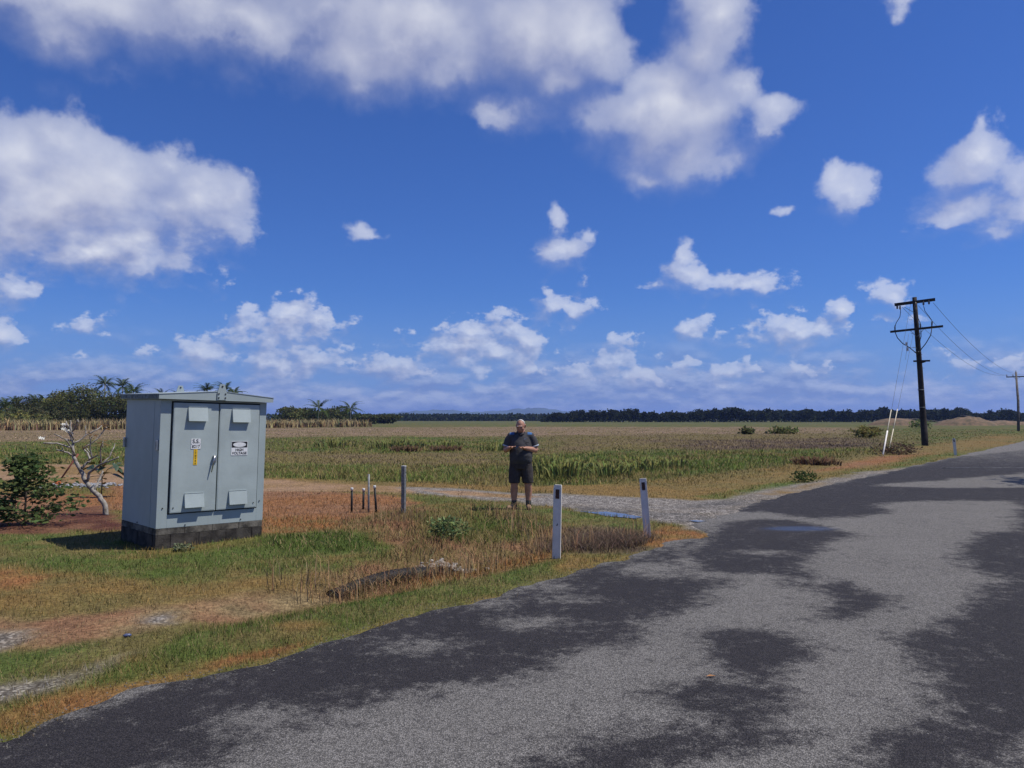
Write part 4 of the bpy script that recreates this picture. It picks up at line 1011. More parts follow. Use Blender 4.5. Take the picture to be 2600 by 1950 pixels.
# broad-leaved young plant behind it
bx, by = (-8.94, 16.83)
bp_ = empty('broadleaf_plant', (bx, by, gz1(bx, by)), label='young plant with large dark leaves beside the cabinet', cat='plant')
MB().tube([(0, 0, -.05), (.01, 0, .35), (-.02, .02, .85)], [.013, .011, .006], 7).tube([(0, 0, .4), (.12, 0, .6), (.3, .05, .72)], [.008, .007, .004], 6).tube([(0, 0, .45), (-.12, -.05, .6), (-.25, 0, .66)], [.008, .007, .004], 6).build('stem', BARKD, bp_)
lm = MB()
NL = 7
vs = []
for i in range(NL):
    t = i / (NL - 1); w_ = .52 * math.sin(math.pi * min(1, t ** .75 * 1.0)) ** .8 * (.25 if t > .99 else 1)
    z_ = -.28 * t * t; vs += [(t, -w_ * .5, z_ + .06 * w_), (t, 0, z_ - .02), (t, w_ * .5, z_ + .06 * w_)]
fs = []
for i in range(NL - 1):
    for k in range(2): fs.append((i * 3 + k, i * 3 + k + 1, (i + 1) * 3 + k + 1, (i + 1) * 3 + k))
BIGLEAF = mat('big_leaf', (.045, .075, .030), .38, 0, .25, 5, spec=.5)
BIGLEAF2 = mat('big_leaf_pale', (.14, .19, .05), .45, 0, .2, 5)
proto = lm.add(vs, fs, 0, True).build('leaf', BIGLEAF, bp_, fixn=False)
k = 0
for (px_a, pz, dy) in [(-.05, .86, 0), (.05, .84, .05), (.30, .72, .05), (.28, .74, -.03), (.2, .66, .0), (-.25, .66, 0), (-.2, .62, .05), (-.12, .58, -.05), (.12, .6, 0), (.05, .5, -.06), (-.05, .45, .05), (.1, .38, .0), (.0, .36, -.05), (.14, .66, -.08), (.24, .6, .08), (-.02, .72, -.08), (.06, .72, .06), (-.14, .7, .02), (.33, .64, 0), (.08, .28, -.03), (.18, .5, .06), (-.22, .5, -.04)]:
    o = proto if k == 0 else proto.copy()
    if k: C.objects.link(o)
    o.parent = bp_; a = rnd.uniform(0, 6.28) if abs(px_a) < .15 else (rnd.gauss(0, .8) if px_a > 0 else 3.14 + rnd.gauss(0, .8))
    s_ = rnd.uniform(.21, .32); o.scale = (s_, s_, s_); o.location = (px_a, dy, pz); o.rotation_euler = (rnd.gauss(0, .3), rnd.uniform(-.5, .5), a); k += 1
pale = bpy.data.objects.new('leaf', proto.data.copy()); C.objects.link(pale); pale.data.materials[0] = BIGLEAF2; pale.parent = bp_; pale.location = (-.1, -.1, .72); pale.scale = (.2, .2, .2); pale.rotation_euler = (.6, -.4, 4.4); pale['label'] = 'pale yellow green leaf'

# reddish stake with an orange foot
rx0, ry0 = (-11.70, 19.84); topx, topy, topz = (-11.21, 19.30, 0.81)
o = empty('red_stake', (rx0, ry0, gz1(rx0, ry0)), label='thin reddish leaning stick with bright orange foot behind the shrub', cat='stake')
tv = Vector((topx - rx0, .1, topz)); 
MB().tube([tv * .12, tv], .022, 8).build('stick', mat('red_stick', (.26, .085, .055), .7, 0, .1, 8), o)
MB().tube([(-.005, 0, -.05), tv * .12 * 1.0, tv * .15], [.085, .06, .03], 10).build('orange_foot', mat('orange_plastic', (.62, .16, .05), .6), o)

# ------------------------------------------------------------------ single tufts in the field and the ditch
def clump_mesh(name, n, h, spread, col, lean=(.2, .9), w=.03, seg=2, jitter=.3):
    x = np.clip(rng.normal(0, spread * .35, n), -spread * .62, spread * .62); y = np.clip(rng.normal(0, spread * .35, n), -spread * .62, spread * .62)
    a = np.arctan2(y, x) + rng.normal(0, .7, n); le = rng.uniform(*lean, n); hh = h * rng.uniform(.55, 1.1, n)
    la = le * hh; lx, ly = np.cos(a) * la, np.sin(a) * la; hz = hh * np.sqrt(1 - np.clip(le, 0, .95) ** 2 * .75)
    wa = rng.uniform(0, 6.28, n); D_ = np.stack([np.cos(wa), np.sin(wa), 0 * wa], 1) * (w * rng.uniform(.6, 1.2, n) / 2)[:, None]
    b = np.stack([x, y, 0 * x - .02], 1); t = b + np.stack([lx, ly, hz * .86], 1)
    m1 = b + np.stack([lx * .22, ly * .22, hz * .62], 1); m2 = b + np.stack([lx * .58, ly * .58, hz * .95], 1)
    v = np.stack([b - D_, b + D_, m1 - D_, m1 + D_, m2 - D_ * .7, m2 + D_ * .7, t], 1).reshape(-1, 3); i = np.arange(n) * 7
    return v, [np.stack([i, i + 1, i + 3, i + 2], 1), np.stack([i + 2, i + 3, i + 5, i + 4], 1), np.stack([i + 4, i + 5, i + 6], 1)], np.repeat(shade(col, n, 1 - jitter, 1 + jitter), 7, 0)
def clump(name, pos, n, h, spread, col, label, cat, group=None, **kw):
    v, f, c = clump_mesh(name, n, h, spread, col, **kw)
    o = mesh_np(name, v, f, GRASS, cols=c); o.location = (pos[0], pos[1], gz1(*pos)); return tag(o, label, cat, group)
CG = 'green grass clumps in the field'; BG = (.16, .175, .06)
for pos, n, h, s_, lab in [
 ((1.40, 22.29), 230, 1.25, 1.1, 'tall bright green grass clump right of the man above the driveway'),
 ((0.96, 24.16), 200, 1.2, .9, 'tall darker green grass clump just behind the shoulder of the man'),
 ((2.92, 23.00), 170, 1.0, 1.0, 'green grass clump in the field above the two near marker posts'),
 ((4.26, 25.44), 150, .95, 1.0, 'green grass clump in the field above the leaning marker post'),
 ((2.27, 25.44), 160, 1.0, 1.2, 'loose green grass clump right of the tallest clump'),
 ((-6.79, 45.60), 330, 1.3, 2.6, 'wide green grass clump in the field behind the brown heap'),
 ((-10.83, 47.10), 230, 1.2, 1.9, 'green grass clump in the field between cabinet and brown heap'),
 ((-4.00, 45.60), 160, 1.0, 1.6, 'green grass clump in the field left of the man beside a small heap'),
 ((-0.77, 41.64), 200, 1.0, 2.0, 'green grass clump in the field close to the left arm of the man'),
 ((5.38, 26.86), 140, .9, 1.2, 'low green grass clump in the middle of the field')]:
    clump('grass_clump', pos, int(n * .55), h * .55, s_ * .9, BG, lab, 'grass clump', CG, w=.03 + .0006 * pos[1], lean=(.15, .95))
for pos, lab in [((-5.67, 41.04), 'brown heap of dead grass in front of the wide green clump'), ((-3.57, 41.64), 'small brown dead grass heap left of the man'), ((11.50, 29.33), 'rusty dead grass patch near the mown verge')]:
    clump('dead_heap', pos, 240, .42, 1.2, (.12, .075, .05), lab, 'dead grass', 'dead grass heaps in the field', lean=(.6, .98), w=.05)
def bush(name, pos, w, h, col, n, ls, lab, cat, group=None):
    u = rng.normal(0, 1, (n, 3)); u /= np.linalg.norm(u, axis=1)[:, None]; r = rng.uniform(.45, 1, n)[:, None] ** .6
    P = u * r * np.array([w / 2, w / 2, h / 2]) * (1 + .3 * np.sin(u[:, :1] * 7 + u[:, 1:2] * 5)) + np.array([0, 0, h * .5])
    P[:, 2] = np.abs(P[:, 2]); v, f, c = leaves(P, ls, .25, shade(col, n, .5, 1.5), 0)
    o = mesh_np(name, v, [f], LEAF, cols=c); o.location = (pos[0], pos[1], gz1(*pos)); return tag(o, lab, cat, group)
bush('small_bush', (26.64, 87.12), 1.4, .7, (.12, .12, .05), 300, .4, 'small dark round bush far out in the brown field', 'bush', 'small bushes far out in the field')
bush('small_bush', (31.69, 89.85), 3.0, .7, (.15, .16, .06), 400, .45, 'wide pale green bush far out in the field', 'bush', 'small bushes far out in the field')
bush('small_bush', (33.06, 71.85), 2.4, 1.0, (.17, .15, .05), 420, .35, 'yellowish bush in the field left of the guy wires', 'bush', 'small bushes far out in the field')
bush('small_bush', (72.60, 137.11), 3.6, 1.5, (.12, .16, .05), 420, .4, 'pale green bush at the foot of the dirt mounds', 'bush', 'small bushes far out in the field')
bush('small_bush', (7.95, 20.99), .62, .3, (.06, .085, .03), 320, .08, 'low dark tuft on the mown verge beside the gravel shoulder', 'bush', 'small bushes far out in the field')
bush('dry_bush', (18.85, 37.80), 2.0, .5, (.15, .105, .07), 700, .14, 'low dry brown bush around the feet of the guy wires', 'bush')
o = bush('weed_plant', (-0.92, 11.18), .55, .30, (.17, .21, .085), 520, .075, 'pale green leafy weed in the ditch grass', 'weed')
bush('weed_plant', (-4.34, 10.20), .2, .09, (.16, .18, .10), 160, .05, 'tiny pale weed at the front corner of the cabinet base', 'weed')
# long dry stems of the ditch and the verge
x = rng.normal(0, 1, 900); y = rng.random(900); P = [(-2.01, 8.10), (-0.57, 9.03), (0.59, 10.49), (1.88, 11.09), (-1.88, 12.81), (-0.05, 13.40), (0.31, 11.77)]
cx = np.array([P[i % 7][0] for i in range(900)]) + rng.normal(0, .32, 900); cy = np.array([P[i % 7][1] for i in range(900)]) + rng.normal(0, .22, 900)
t_, n_ = tn(cx, cy); k = n_ < -5.25; cx, cy = cx[k], cy[k]
blades('dry_stems', cx, cy, gz(cx, cy), rng.uniform(.18, .45, len(cx)), np.full(len(cx), .0075), shade((.30, .20, .11), len(cx)), rng.uniform(.1, .8, len(cx)), curl=.8)
n = 9000; a = rng.normal(0, 1, (n, 2)); cx = 1.47 + a[:, 0] * .42; cy = 11.3 + a[:, 1] * .33
cc = [(1.19, 10.81)][0]; cx, cy = cc[0] + a[:, 0] * .36, cc[1] + a[:, 1] * .30
t_, n_ = tn(cx, cy); k = n_ < -5.1; cx, cy = cx[k], cy[k]
blades('dead_brush', cx, cy, gz(cx, cy), rng.uniform(.06, .22, len(cx)), np.full(len(cx), .008), shade((.12, .085, .065), len(cx), .5, 1.6), rng.uniform(.55, .98, len(cx)))

# straw leaning over the drain pipe, stones and crumbs along the road edge
n = 800; u = rng.random(n); bx_ = (P0.x * (1 - u) ** 2 + P1.x * 2 * u * (1 - u) + P2.x * u * u) + rng.normal(.03, .10, n); by_ = (P0.y * (1 - u) ** 2 + P1.y * 2 * u * (1 - u) + P2.y * u * u) - .10 + rng.normal(0, .09, n)
blades('straw', bx_, by_, gz(bx_, by_), rng.uniform(.10, .30, n), np.full(n, .007), shade((.30, .19, .10), n, .5, 1.4), rng.uniform(.4, .98, n), curl=.9)
n = 1700; tt_ = 1.5 + 20 * rng.random(n) ** 1.6; ee = road_edge(tt_); nn = ee + np.abs(rng.normal(0, .16, n)) * np.where(rng.random(n) < .65, 1, -1); bx_, by_ = xy(tt_, nn); zz_ = np.where(nn > ee, .022, gz(bx_, by_))
r_ = rng.uniform(.003, .0085, n); oc = np.array([(1, 0, 0), (0, 1, 0), (-1, 0, 0), (0, -1, 0), (0, 0, 1)], float)
v = (np.stack([bx_, by_, zz_], 1)[:, None] + oc[None] * (r_[:, None, None] * rng.uniform(.6, 1.3, (n, 5, 1)))).reshape(-1, 3); i = np.arange(n)[:, None] * 5
f = np.concatenate([np.concatenate([i + a, i + b_, i + 4], 1) for a, b_ in ((0, 1), (1, 2), (2, 3), (3, 0))])
tag(mesh_np('loose_gravel', v, [f], LEAF, cols=np.repeat(shade((.13, .122, .112), n, .35, 1.6, .03), 5, 0)), kind='stuff')

# ------------------------------------------------------------------ sugar cane strip
n = 13000; u = rng.random(n) ** .9; e0, e1 = np.array((-82., 107.)), np.array((-31.5, 171.)); dirv = (e1 - e0) / np.linalg.norm(e1 - e0); nrm = np.array((-dirv[1], dirv[0]))
dep = rng.random(n) ** 2 * 14; x = e0[0] + (e1[0] - e0[0]) * u + nrm[0] * dep + rng.normal(0, .6, n); y = e0[1] + (e1[1] - e0[1]) * u + nrm[1] * dep + rng.normal(0, .6, n)
hgt = rng.uniform(1.1, 2.1, n) * (.82 + .36 * fbm(x * .35, y * .35, 61))
top = rng.random(n) < .62
c = np.where(top[:, None], shade((.36, .29, .15), n, .45, 1.4), shade((.22, .13, .085), n, .4, 1.4)); hgt[~top] *= .72
blades('sugar_cane', x, y, gz(x, y), hgt, np.full(n, .16) * rng.uniform(.6, 1.3, n), c, rng.uniform(.1, .95, n), curl=1.)

# ------------------------------------------------------------------ trees behind the cane
def crown_np(n, w, h, col, ls, lobes=9, lo=.45, hi=1.5, asp=.32):
    cs = []
    for k in range(lobes):
        a = rnd.uniform(0, 6.28); r = rnd.uniform(.0, .36) * w; z = rnd.uniform(.12, .76) * h
        r *= 1.15 - abs(z / h - .45)
        cs.append((math.cos(a) * r, math.sin(a) * r, z, w * rnd.uniform(.20, .33), h * rnd.uniform(.17, .29), rnd.uniform(.7, 1.3)))
    cs.append((0, 0, h * .5, w * .33, h * .36, .9))
    cs = np.array(cs); wt = cs[:, 3] ** 2; k = rng.choice(len(cs), n, p=wt / wt.sum())
    u = rng.normal(0, 1, (n, 3)); u /= np.linalg.norm(u, axis=1)[:, None]; r = rng.uniform(.62, 1.06, n)[:, None]
    P = cs[k, :3] + u * r * np.stack([cs[k, 3], cs[k, 3], cs[k, 4]], 1)
    P[:, 2] = np.maximum(P[:, 2], .02 * h)
    col_ = shade(col, n, lo, hi) * cs[k, 5][:, None]
    return leaves(P, ls, asp, col_, .05)
def trunk_mb(h, r):
    b = MB(); b.tube([(0, 0, -.2), (rnd.gauss(0, .1), 0, h * .35), (rnd.gauss(0, .2), rnd.gauss(0, .2), h * .72)], [r, r * .8, r * .4], 7)
    for k in range(4):
        a = rnd.uniform(0, 6.28); z = h * rnd.uniform(.25, .5); b.tube([(0, 0, z), (math.cos(a) * h * .14, math.sin(a) * h * .14, z + h * .14), (math.cos(a) * h * .24, math.sin(a) * h * .24, z + h * .34)], [r * .5, r * .35, r * .15], 5)
    return b
def tree(px_pos, w, h, col, n, ls, label, group, name='broadleaf_tree', lobes=9):
    o = empty(name, (*px_pos, 0), rnd.uniform(0, 6.28), label=label, cat='tree', group=group)
    v, f, c = crown_np(n, w, h, col, ls, lobes); mesh_np('crown', v, [f], LEAF, o, c)
    trunk_mb(h, .03 * h + .05).build('trunk', BARKD, o); return o
def at(px, d):                      # point at bearing px (of 2212) and distance d
    return ((px * 1024 / 2212 - 512) / 769 * d, d)
TG = 'broadleaf trees behind the sugar cane'
DK = (.070, .076, .030); MD = (.105, .112, .040); LT = (.18, .175, .055)
for px, top, wpx, d, col, lab in [
 (188, 822, 118, 172, MD, 'tallest broad round tree behind the cane left of the cabinet'),
 (250, 842, 110, 166, DK, 'dark tree behind the cane touching the left side of the cabinet'),
 (60, 858, 95, 168, DK, 'dark tree second from the left edge behind the cane'),
 (122, 846, 70, 176, LT, 'pale yellow green tree left of the tallest tree'),
 (10, 884, 80, 164, MD, 'low tree at the left edge behind the cane'),
 (150, 862, 90, 160, DK, 'dark low tree in front of the tallest tree'),
 (310, 850, 90, 180, DK, 'dark tree mostly hidden behind the cabinet'),
 (622, 872, 62, 228, MD, 'tree just right of the cabinet behind the cane'),
 (655, 880, 70, 236, DK, 'dark tree between the first tree and the palms right of the cabinet'),
 (722, 877, 64, 250, DK, 'dark round tree between the two palms right of the cabinet'),
 (690, 884, 60, 240, DK, 'dark low tree under the first palm right of the cabinet'),
 (785, 892, 70, 262, DK, 'low dark tree right of the last palm'), (830, 893, 55, 280, DK, 'low dark tree at the end of the row behind the cane')]:
    h = (1.72 + (905 - top) * 1024 / 2212 * d / 769) * 1.0; w_ = wpx * 1.12 * 1024 / 2212 * d / 769
    tree(at(px, d), w_ * 1.05, h, col, 7500 if px < 330 else 3400, .0027 * d, lab, TG)
bush('round_shrub', at(66, 150), 16 * .72, 4.2, (.105, .105, .050), 1500, .4, 'rounded olive shrub in front of the trees at the left', 'bush', 'shrubs behind the cane')
bush('round_shrub', at(38, 143), 13 * .7, 3.2, LT, 1100, .4, 'bright green low shrub at the left edge behind the cane', 'bush', 'shrubs behind the cane')
# coconut palms
def frond_mesh():
    v = []; f = []; c = []; L = 3.6; n = 22
    for i in range(n):
        t0, t1 = i / n, (i + 1) / n
        def sp(t): return np.array((L * (t - .12 * t * t), 0, L * (.28 * t - .75 * t * t)))
        a, b_ = sp(t0), sp(t1); o = len(v); wd = .05 * (1 - t0) + .01
        v += [a + (0, wd, 0), a - (0, wd, 0), b_ - (0, wd, 0), b_ + (0, wd, 0)]; f.append((o, o + 1, o + 2, o + 3)); c += [(.12, .12, .04)] * 4
        if t0 < .1: continue
        ll = .85 * math.sin(math.pi * (.18 + .8 * t0)) + .12
        for s in (-1, 1):
            k = rnd.uniform(.7, 1.3); o = len(v); tip = a + np.array((ll * .55, s * ll * .62, -ll * .55 * rnd.uniform(.6, 1.3)))
            v += [a, b_, tip]; f.append((o, o + 1, o + 2)); c += [(.060 * k, .085 * k, .026 * k)] * 3
    return v, f, c
def frond_obj(parent):
    v, f, c = frond_mesh(); q4 = np.array([x for x in f if len(x) == 4]); q3 = np.array([x for x in f if len(x) == 3])
    return mesh_np('frond', np.array(v), [q4, q3], LEAF, parent, np.array(c))
FR = None
def palm(pos, h, label, crown=1., nf=17):
    global FR
    o = empty('coconut_palm', (*pos, 0), rnd.uniform(0, 6.28), label=label, cat='palm', group='coconut palms behind the sugar cane')
    lx = rnd.uniform(-.5, .5); MB().tube([(0, 0, -.2), (lx * .3, 0, h * .5), (lx, 0, h)], [.2, .15, .12], 8).build('trunk', BARK, o)
    if FR is None: FR = [frond_obj(o) for _ in range(4)]; use = FR[:]; 
    else: use = []
    for k in range(nf):
        if k < len(use): q = use[k]
        else: q = FR[k % 4].copy(); C.objects.link(q); q.parent = o
        q.location = (lx, 0, h - .05); q.scale = (crown,) * 3
        e = R(-62) if k < 4 else R(rnd.uniform(-58, 25))
        q.rotation_euler = (0, e, k * 2.4 + rnd.gauss(0, .2))
for px, top, d, cr, lab in [
 (226, 812, 178, 1.05, 'highest palm left of the cabinet beside the tallest tree'), (262, 818, 180, 1.05, 'palm between the highest palm and the cabinet'), (291, 828, 174, 1.05, 'palm directly above the left roof edge of the cabinet'),
 (446, 828, 190, 1.0, 'left one of the two palms above the middle of the cabinet roof'), (484, 826, 186, 1.1, 'palm above the cabinet roof behind the front lifting lug'), (506, 836, 190, .9, 'palm above the right half of the cabinet roof'), (352, 840, 190, .9, 'small palm top just above the left half of the cabinet roof'), (385, 843, 195, .8, 'small palm top left of the rear lifting lug'),
 (12, 858, 160, 1.3, 'low spreading palm at the left edge of the picture'), (76, 852, 178, 1.0, 'palm above the dark trees near the left edge'), (98, 852, 182, .95, 'palm right of the one near the left edge'), (30, 856, 170, 1.0, 'palm next to the low spreading palm at the left'),
 (688, 864, 225, 1.35, 'bushy palm right of the cabinet left of the dark round tree'), (757, 867, 225, 1.25, 'single palm standing clear at the right end of the row')]:
    h = 1.72 + (905 - top) * 1024 / 2212 * d / 769 - 1.9 * cr; palm(at(px, d), max(h, 1.5), lab, cr)

# ------------------------------------------------------------------ far tree line, woods, hills
prof = [(1180, 895), (1225, 889), (1260, 888), (1300, 886), (1340, 884), (1400, 889), (1480, 891), (1520, 884), (1560, 886), (1585, 878), (1620, 886), (1700, 884), (1760, 883), (1830, 889), (1880, 883), (1930, 884), (1990, 882), (2040, 880), (2085, 884), (2120, 893), (2160, 885), (2212, 888), (2300, 886)]
protos = []
kinds = ['dark slender scrub tree in the distant tree line', 'dark broad scrub tree in the distant tree line', 'dark ragged scrub tree in the distant tree line', 'dark round scrub tree in the distant tree line', 'dark low scrub tree in the distant tree line']
for k, (w_, h_) in enumerate(((4.2, 8), (7., 7), (5.2, 7.5), (6.2, 6.5), (7.5, 5.5))):
    o = empty('scrub_tree', (0, 0, 0), label=kinds[k], cat='tree', group=kinds[k].replace('tree in', 'trees in'))
    v, f, c = crown_np(650, w_, h_ * .80, (.030, .036, .020), .95, 8, .5, 1.5, .4); v = v + np.array((0, 0, h_ * .2))
    mesh_np('crown', v, [f], LEAF, o, c); MB().tube([(0, 0, -.2), (.1, 0, h_ * .4), (0, .1, h_ * .8)], [.16, .13, .06], 5).tube([(0, 0, h_ * .3), (w_ * .2, .2, h_ * .7)], [.09, .04], 5).build('trunk', BARK, o)
    protos.append((o, h_))
px = 1185.; i = 0
while px < 2330:
    k = i % 5 if i < 5 else rnd.randrange(5)
    o = protos[k][0] if i < 5 else copy_tree(protos[k][0])
    d = 395 + rnd.uniform(0, 40); top = np.interp(px, [p[0] for p in prof], [p[1] for p in prof]) + rnd.uniform(-4.5, 5.5)
    h = 1.72 + (905 - top) * 1024 / 2212 * d / 769; s = h / protos[k][1]
    o.location = (*at(px, d), 0); o.rotation_euler = (0, 0, rnd.uniform(0, 6.28)); o.scale = (s * rnd.uniform(.9, 1.25), s * rnd.uniform(.9, 1.25), s)
    px += rnd.uniform(6, 15); i += 1
def woods(name, p0, p1, d0, d1, top, n, ls, col):
    px = rng.uniform(p0, p1, n); d = rng.uniform(d0, d1, n); tp = top(px)
    H_ = (1.72 + (905 - tp) * 1024 / 2212 * d / 769) * (.82 + .36 * fbm(px * .09, d * .02, 71))
    z = H_ * rng.random(n) ** .7
    P = np.stack([(px * 1024 / 2212 - 512) / 769 * d, d, z], 1)
    v, f, c = leaves(P, ls, .5, shade(col, n, .5, 1.5), 0); tag(mesh_np(name, v, [f], LEAF, cols=c), kind='stuff')
woods('scrub_woods', 1170, 2420, 425, 470, lambda p: np.interp(p, [q[0] for q in prof], [q[1] for q in prof]) + 6, 16000, 1.5, (.026, .035, .022))
woods('far_woods', 700, 1420, 640, 720, lambda p: np.full(len(p), 896.2), 16000, 2.0, (.030, .040, .026))
woods('far_woods', -700, 760, 640, 760, lambda p: np.full(len(p), 896.5), 9000, 2.4, (.030, .040, .026))
HILL = mat('hill_forest', (.05, .075, .04), .95, 0, .3, .004)
hp_ = [(700, 905), (760, 899), (830, 893), (880, 889), (905, 888), (950, 884.5), (985, 886), (1020, 889), (1075, 888), (1110, 884), (1150, 881), (1175, 880.5), (1205, 883), (1230, 890), (1270, 897), (1330, 905)]
dist_h = 7000.
X = np.linspace(680, 1350, 140); ZT = np.interp(X, [p[0] for p in hp_], [p[1] for p in hp_]); xw = (X * 1024 / 2212 - 512) / 769 * dist_h
zt = np.maximum(0, 1.72 + (905 - ZT) * 1024 / 2212 * dist_h / 769) * (1 + (fbm(X * .06, X * 0, 81) - .5) * .14)
rows = []; sect = [(-900, -.02), (-600, .25), (-300, .62), (0, 1.), (350, .6), (800, .2), (1100, -.02)]
for dy, s in sect: rows.append(np.stack([xw + dy * .05, np.full(140, dist_h + dy), zt * s * (1 + .25 * (fbm(X * .1 + dy, X * 0 + dy, 82) - .5)) - .5], 1))
idx = np.arange(7 * 140).reshape(7, 140)
tag(mesh_np('hills', np.concatenate(rows), [np.stack([idx[:-1, :-1], idx[:-1, 1:], idx[1:, 1:], idx[1:, :-1]], -1).reshape(-1, 4)], HILL, smooth=True), kind='structure')

# ------------------------------------------------------------------ dirt mounds
EARTH = mat('turned_earth', (.215, .135, .08), .95, 0, .3, .9, .9, 2, col2=(.085, .07, .042))
def mound(c, w, h, dep, label, seed, rough=.3):
    nx, ny = 46, 26; X, Y = np.meshgrid(np.linspace(-1.15, 1.15, nx), np.linspace(-1.15, 1.15, ny)); r = np.sqrt(X ** 2 + Y ** 2)
    Z = h * np.clip(1 - r ** 2.4, 0, 1) ** .75 * (1 - rough + 2 * rough * fbm(X * 2.6 + seed, Y * 2.6, 91)) - .03
    idx = np.arange(nx * ny).reshape(ny, nx)
    o = mesh_np('dirt_mound', np.stack([X.ravel() * w / 2, Y.ravel() * dep / 2, Z.ravel()], 1), [np.stack([idx[:-1, :-1], idx[:-1, 1:], idx[1:, 1:], idx[1:, :-1]], -1).reshape(-1, 4)], EARTH, smooth=True)
    o.location = (c[0], c[1], 0); return tag(o, label, 'dirt mound', 'dirt mounds before the tree line')
m1 = (103.10, 206.14); m2 = (121.32, 206.14); m3 = (140.74, 222.12)
mound(m1, 15, 1.9, 12, 'smooth orange brown dirt mound left of the utility pole', 1, .12)
mound(m2, 16, 2.0, 12, 'rough dirt mound with rubble right of the utility pole', 5, .45)
mound(m3, 22, 1.2, 10, 'low long dirt mound at the right end of the mounds', 9, .4)
for (a, b_, r_, lab) in (((120.28, 225.00, 1.33), (126.91, 226.00, 0.65), .22, 'pale fallen log below the utility pole'), ((108.59, 226.00, 1.53), (120.52, 228.00, 1.73), .16, 'long thin log lying along the smooth mound'), ((138.72, 238.00, 2.74), (141.80, 236.00, 2.30), .22, 'log on top of the rough dirt mound'), ((133.19, 224.00, 0.52), (138.00, 222.00, 0.27), .2, 'log at the foot of the rough mound')):
    tag(MB().tube([a, tuple((p + q_) / 2 + .1 for p, q_ in zip(a, b_)), b_], [r_, r_ * .9, r_ * .6], 7).build('log', WOODG), lab, 'log', 'logs on the dirt mounds')

# ------------------------------------------------------------------ utility poles and wires
up0 = Vector((*(26.53, 49.53), 0))
pole = empty('utility_pole', up0, label='tall dark timber utility pole with two crossarms, leaning left', cat='utility pole')
def rel(p): return Vector(p) - up0
PP = [Vector((0, 0, -.5)), rel((26.97, 50.40, 0.97)), rel((26.89, 50.40, 2.48)), rel((26.79, 50.40, 4.91)), rel((26.66, 50.40, 7.35)), rel((26.54, 50.40, 9.74))]
PP[0] = Vector((.02, 0, -.5))
MB().tube(PP, [.205, .20, .185, .165, .15, .135], 14).build('pole', CREO, pole)
def beam(a, b_, s, name, m, parent, sz=None):
    a, b_ = Vector(a), Vector(b_); d = (b_ - a); L = d.length; d.normalize(); q = d.to_track_quat('X', 'Z').to_matrix().to_4x4()
    return MB().box((0, -s / 2, -(sz or s) / 2), (L, s / 2, (sz or s) / 2), 0, .008, Matrix.Translation(a) @ q).build(name, m, parent)
off = Vector((-.10, -.13, 0))
beam(rel((25.45, 50.80, 9.28)) + off, rel((27.49, 49.60, 9.45)) + off, .12, 'crossarm', CREO, pole, .19)
beam(rel((25.17, 50.90, 7.49)) + off, rel((27.90, 49.50, 7.70)) + off, .10, 'crossarm', CREO, pole, .14)
beam(rel((26.29, 50.20, 5.49)) + off * .8, rel((27.22, 49.90, 5.50)) + off * .8, .08, 'short_arm', CREO, pole, .11)
beam(rel((25.95, 50.50, 9.08)) + off, rel((26.43, 50.20, 8.67)) + off * .7, .03, 'brace', GALV, pole)
beam(rel((26.26, 50.40, 7.51)) + off, rel((26.51, 50.20, 7.12)) + off * .7, .03, 'brace', GALV, pole)
beam(rel((26.93, 50.00, 7.58)) + off, rel((26.60, 50.20, 7.12)) + off * .7, .03, 'brace', GALV, pole)
beam(rel((26.65, 50.20, 5.35)) + off, rel((26.97, 50.00, 5.46)) + off * .7, .05, 'brace', CREO, pole, .1)
def D2(px, py, y): return rel(((px * 1024 / 2212 - 512) / 769 * y, y, 1.72 + (905.1 - py) * 1024 / 2212 / 769 * y))
def insul(p, h, r, parent, m=CERAM):
    return MB().tube([p, p + Vector((0, 0, h * .2)), p + Vector((0, 0, h * .25)), p + Vector((0, 0, h * .45)), p + Vector((0, 0, h * .5)), p + Vector((0, 0, h * .72)), p + Vector((0, 0, h * .76)), p + Vector((0, 0, h))], [r * .4, r, r * .5, r, r * .5, r, r * .5, r * .35], 10).build('insulator', m, parent)
for px, py, y in ((1944, 667, 50.7), (1950, 668, 50.6), (1984, 662, 50.1), (2001, 659, 49.9), (2013, 657, 49.75)): insul(D2(px, py, y) + off, .30 if py < 665 else .26, .075, pole)
for px, py, y in ((1938, 716, 50.7), (1993, 710, 50.), (2018, 707, 49.7)): insul(D2(px, py, y) + off, .42, .055, pole, CABLE)
for pts in ([(1951, 664), (1951, 674), (1949, 685), (1941, 697), (1938, 706)], [(1984, 664), (1986, 680), (1992, 695), (1994, 706), (1993, 710)], [(2001, 660), (2004, 672), (2013, 684), (2020, 695), (2018, 706)],
            [(1938, 717), (1943, 730), (1954, 742), (1970, 752), (1985, 765)], [(1994, 713), (1994, 727), (1989, 742), (1986, 756), (1986, 766)], [(2018, 708), (2015, 724), (2004, 742), (1994, 754), (1986, 766)]):
    yy = 50.5 - (pts[0][0] - 1938) / 80 * .9
    Q = [D2(a, b_, yy if i < len(pts) - 1 or pts[-1][1] < 750 else 50.2) + off for i, (a, b_) in enumerate(pts)]
    MB().tube(Q, .022 if pts[0][1] < 700 else .03, 6).build('drop_cable', CABLE, pole)
for k, (a, b_) in enumerate(((1955, 744), (1957, 755))):
    p = D2(a, b_, 50.3) + Vector((0, -.35, 0)); MB().box((p.x - .075, p.y - .01, p.z - .13), (p.x + .075, p.y + .01, p.z + .13), 0, .005).box((p.x - .04, p.y - .0125, p.z - .02), (p.x + .04, p.y - .0105, p.z + .03), 1).build('tag_plate', [SIGNW, REFL], pole)
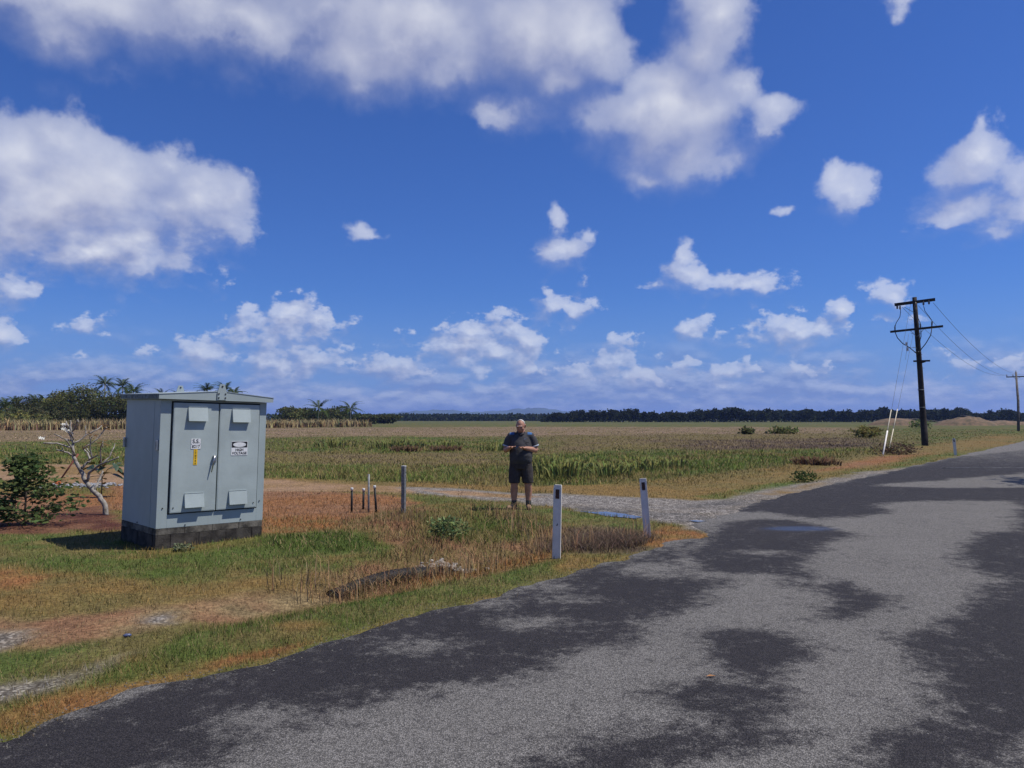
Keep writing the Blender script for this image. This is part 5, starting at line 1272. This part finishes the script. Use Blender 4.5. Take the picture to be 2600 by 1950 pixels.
MB().tube([D2(1960, 722, 50.3) + Vector((0, -.36, 0)), D2(1952, 778, 50.3) + Vector((0, -.36, 0))], .008, 5).tube([D2(1956, 750, 50.3) + Vector((0, -.35, 0)), D2(1981, 752, 50.3) + Vector((0, -.1, 0))], .01, 5).build('tag_rod', GALV, pole)
for k in range(9):
    t = k / 8; p = D2(1976 + 12 * t, 675 + 120 * t, 50.4); s = -1 if k % 2 else 1; MB().tube([p + Vector((s * .1, -.02, 0)), p + Vector((s * .30, -.02, 0))], .012, 6).build('step_bolt', BOLT, pole)
for yy_ in (880, 760, 842): 
    p = D2(1987 + (yy_ - 800) * .065, yy_, 50.4); MB().tube([p + Vector((0, 0, -.02)), p + Vector((0, 0, .02))], .197, 14).build('band', GALV, pole)

q0 = Vector((*(72.74, 110.65), 0)); pole2 = empty('utility_pole', q0, label='smaller distant utility pole with a single crossarm at the right edge', cat='utility pole')
t2 = Vector((75.49, 115.00, 8.69)) - q0
MB().tube([(0, 0, -.5), t2 * .5 + Vector((.15, 0, 0)), t2], [.19, .165, .13], 12).build('pole', WOODG, pole2)
a2, b2 = Vector((74.69, 116.00, 8.05)) - q0, Vector((76.50, 114.00, 8.04)) - q0
beam(a2, b2, .12, 'crossarm', WOODG, pole2, .16)
for t in (.02, .32, .97): insul(a2.lerp(b2, t) + Vector((0, 0, .08)), .3, .08, pole2)
insul(t2, .3, .08, pole2)
beam(a2.lerp(b2, .3), t2 * .88, .035, 'brace', GALV, pole2); beam(a2.lerp(b2, .72), t2 * .88, .035, 'brace', GALV, pole2)
for s_, t, lab in (((25.85, 50.60, 9.10), .02, 'lowest of the three wires between the two utility poles'), ((26.66, 50.10, 9.12), .32, 'middle one of the three wires between the two utility poles'), ((27.42, 49.70, 9.24), .97, 'highest of the three wires between the two utility poles')):
    a = Vector(s_) + off; e = q0 + a2.lerp(b2, t) + Vector((0, 0, .35)); pts = []
    for k in range(33):
        u = k / 32; p = a.lerp(e, u); p.z -= 1.5 * 4 * u * (1 - u); pts.append(p)
    tag(MB().tube(pts, .012, 5).build('power_line', WIRE), lab, 'power line', 'wires between the utility poles')
# guy wires with pale guards
PG = mat('guard_cream', (.62, .55, .40), .7, 0, .1, 3)
for g0, (tx_, ty_), lab in (((17.26, 35.91), (1972, 655), 'left guy wire of the utility pole with a white guard'), ((19.48, 39.90), (1978, 712), 'right guy wire of the utility pole with a thinner pale guard')):
    g = Vector((*g0, 0)); top = up0 + D2(tx_, ty_, 50.3); o = empty('guy_wire', g, label=lab, cat='guy wire', group='guy wires of the utility pole')
    d = top - g; first = 'left' in lab
    MB().tube([Vector((0, 0, -.1)), d], .008, 5).build('cable', WIRE, o)
    e = .235 if first else .30
    MB().tube([d * (.005), d * e * .52], .036 if first else .024, 8).build('guard', POSTW if first else PG, o)
    MB().tube([d * e * .522, d * e], .02, 8).build('guard_top', PG, o)

# roadside tree on the right, throwing its shade over the road
tree((19.0, 19.6), 7.2, 9.2, (.05, .07, .028), 3200, .34, 'leafy tree beside the road on the right', None)

# haze
HZ_ = mat('haze', (1, 1, 1)); t = HZ_.node_tree; t.nodes.clear(); pv = t.nodes.new('ShaderNodeVolumePrincipled'); pv.inputs['Color'].default_value = (.34, .50, 1, 1)
pv.inputs['Density'].default_value = HAZE = 1.25e-4; pv.inputs['Anisotropy'].default_value = .2
oo = t.nodes.new('ShaderNodeOutputMaterial'); t.links.new(pv.outputs[0], oo.inputs['Volume'])
tag(MB().box((-13000, -3000, -3), (13000, 13000, 140)).build('haze', HZ_), kind='stuff')
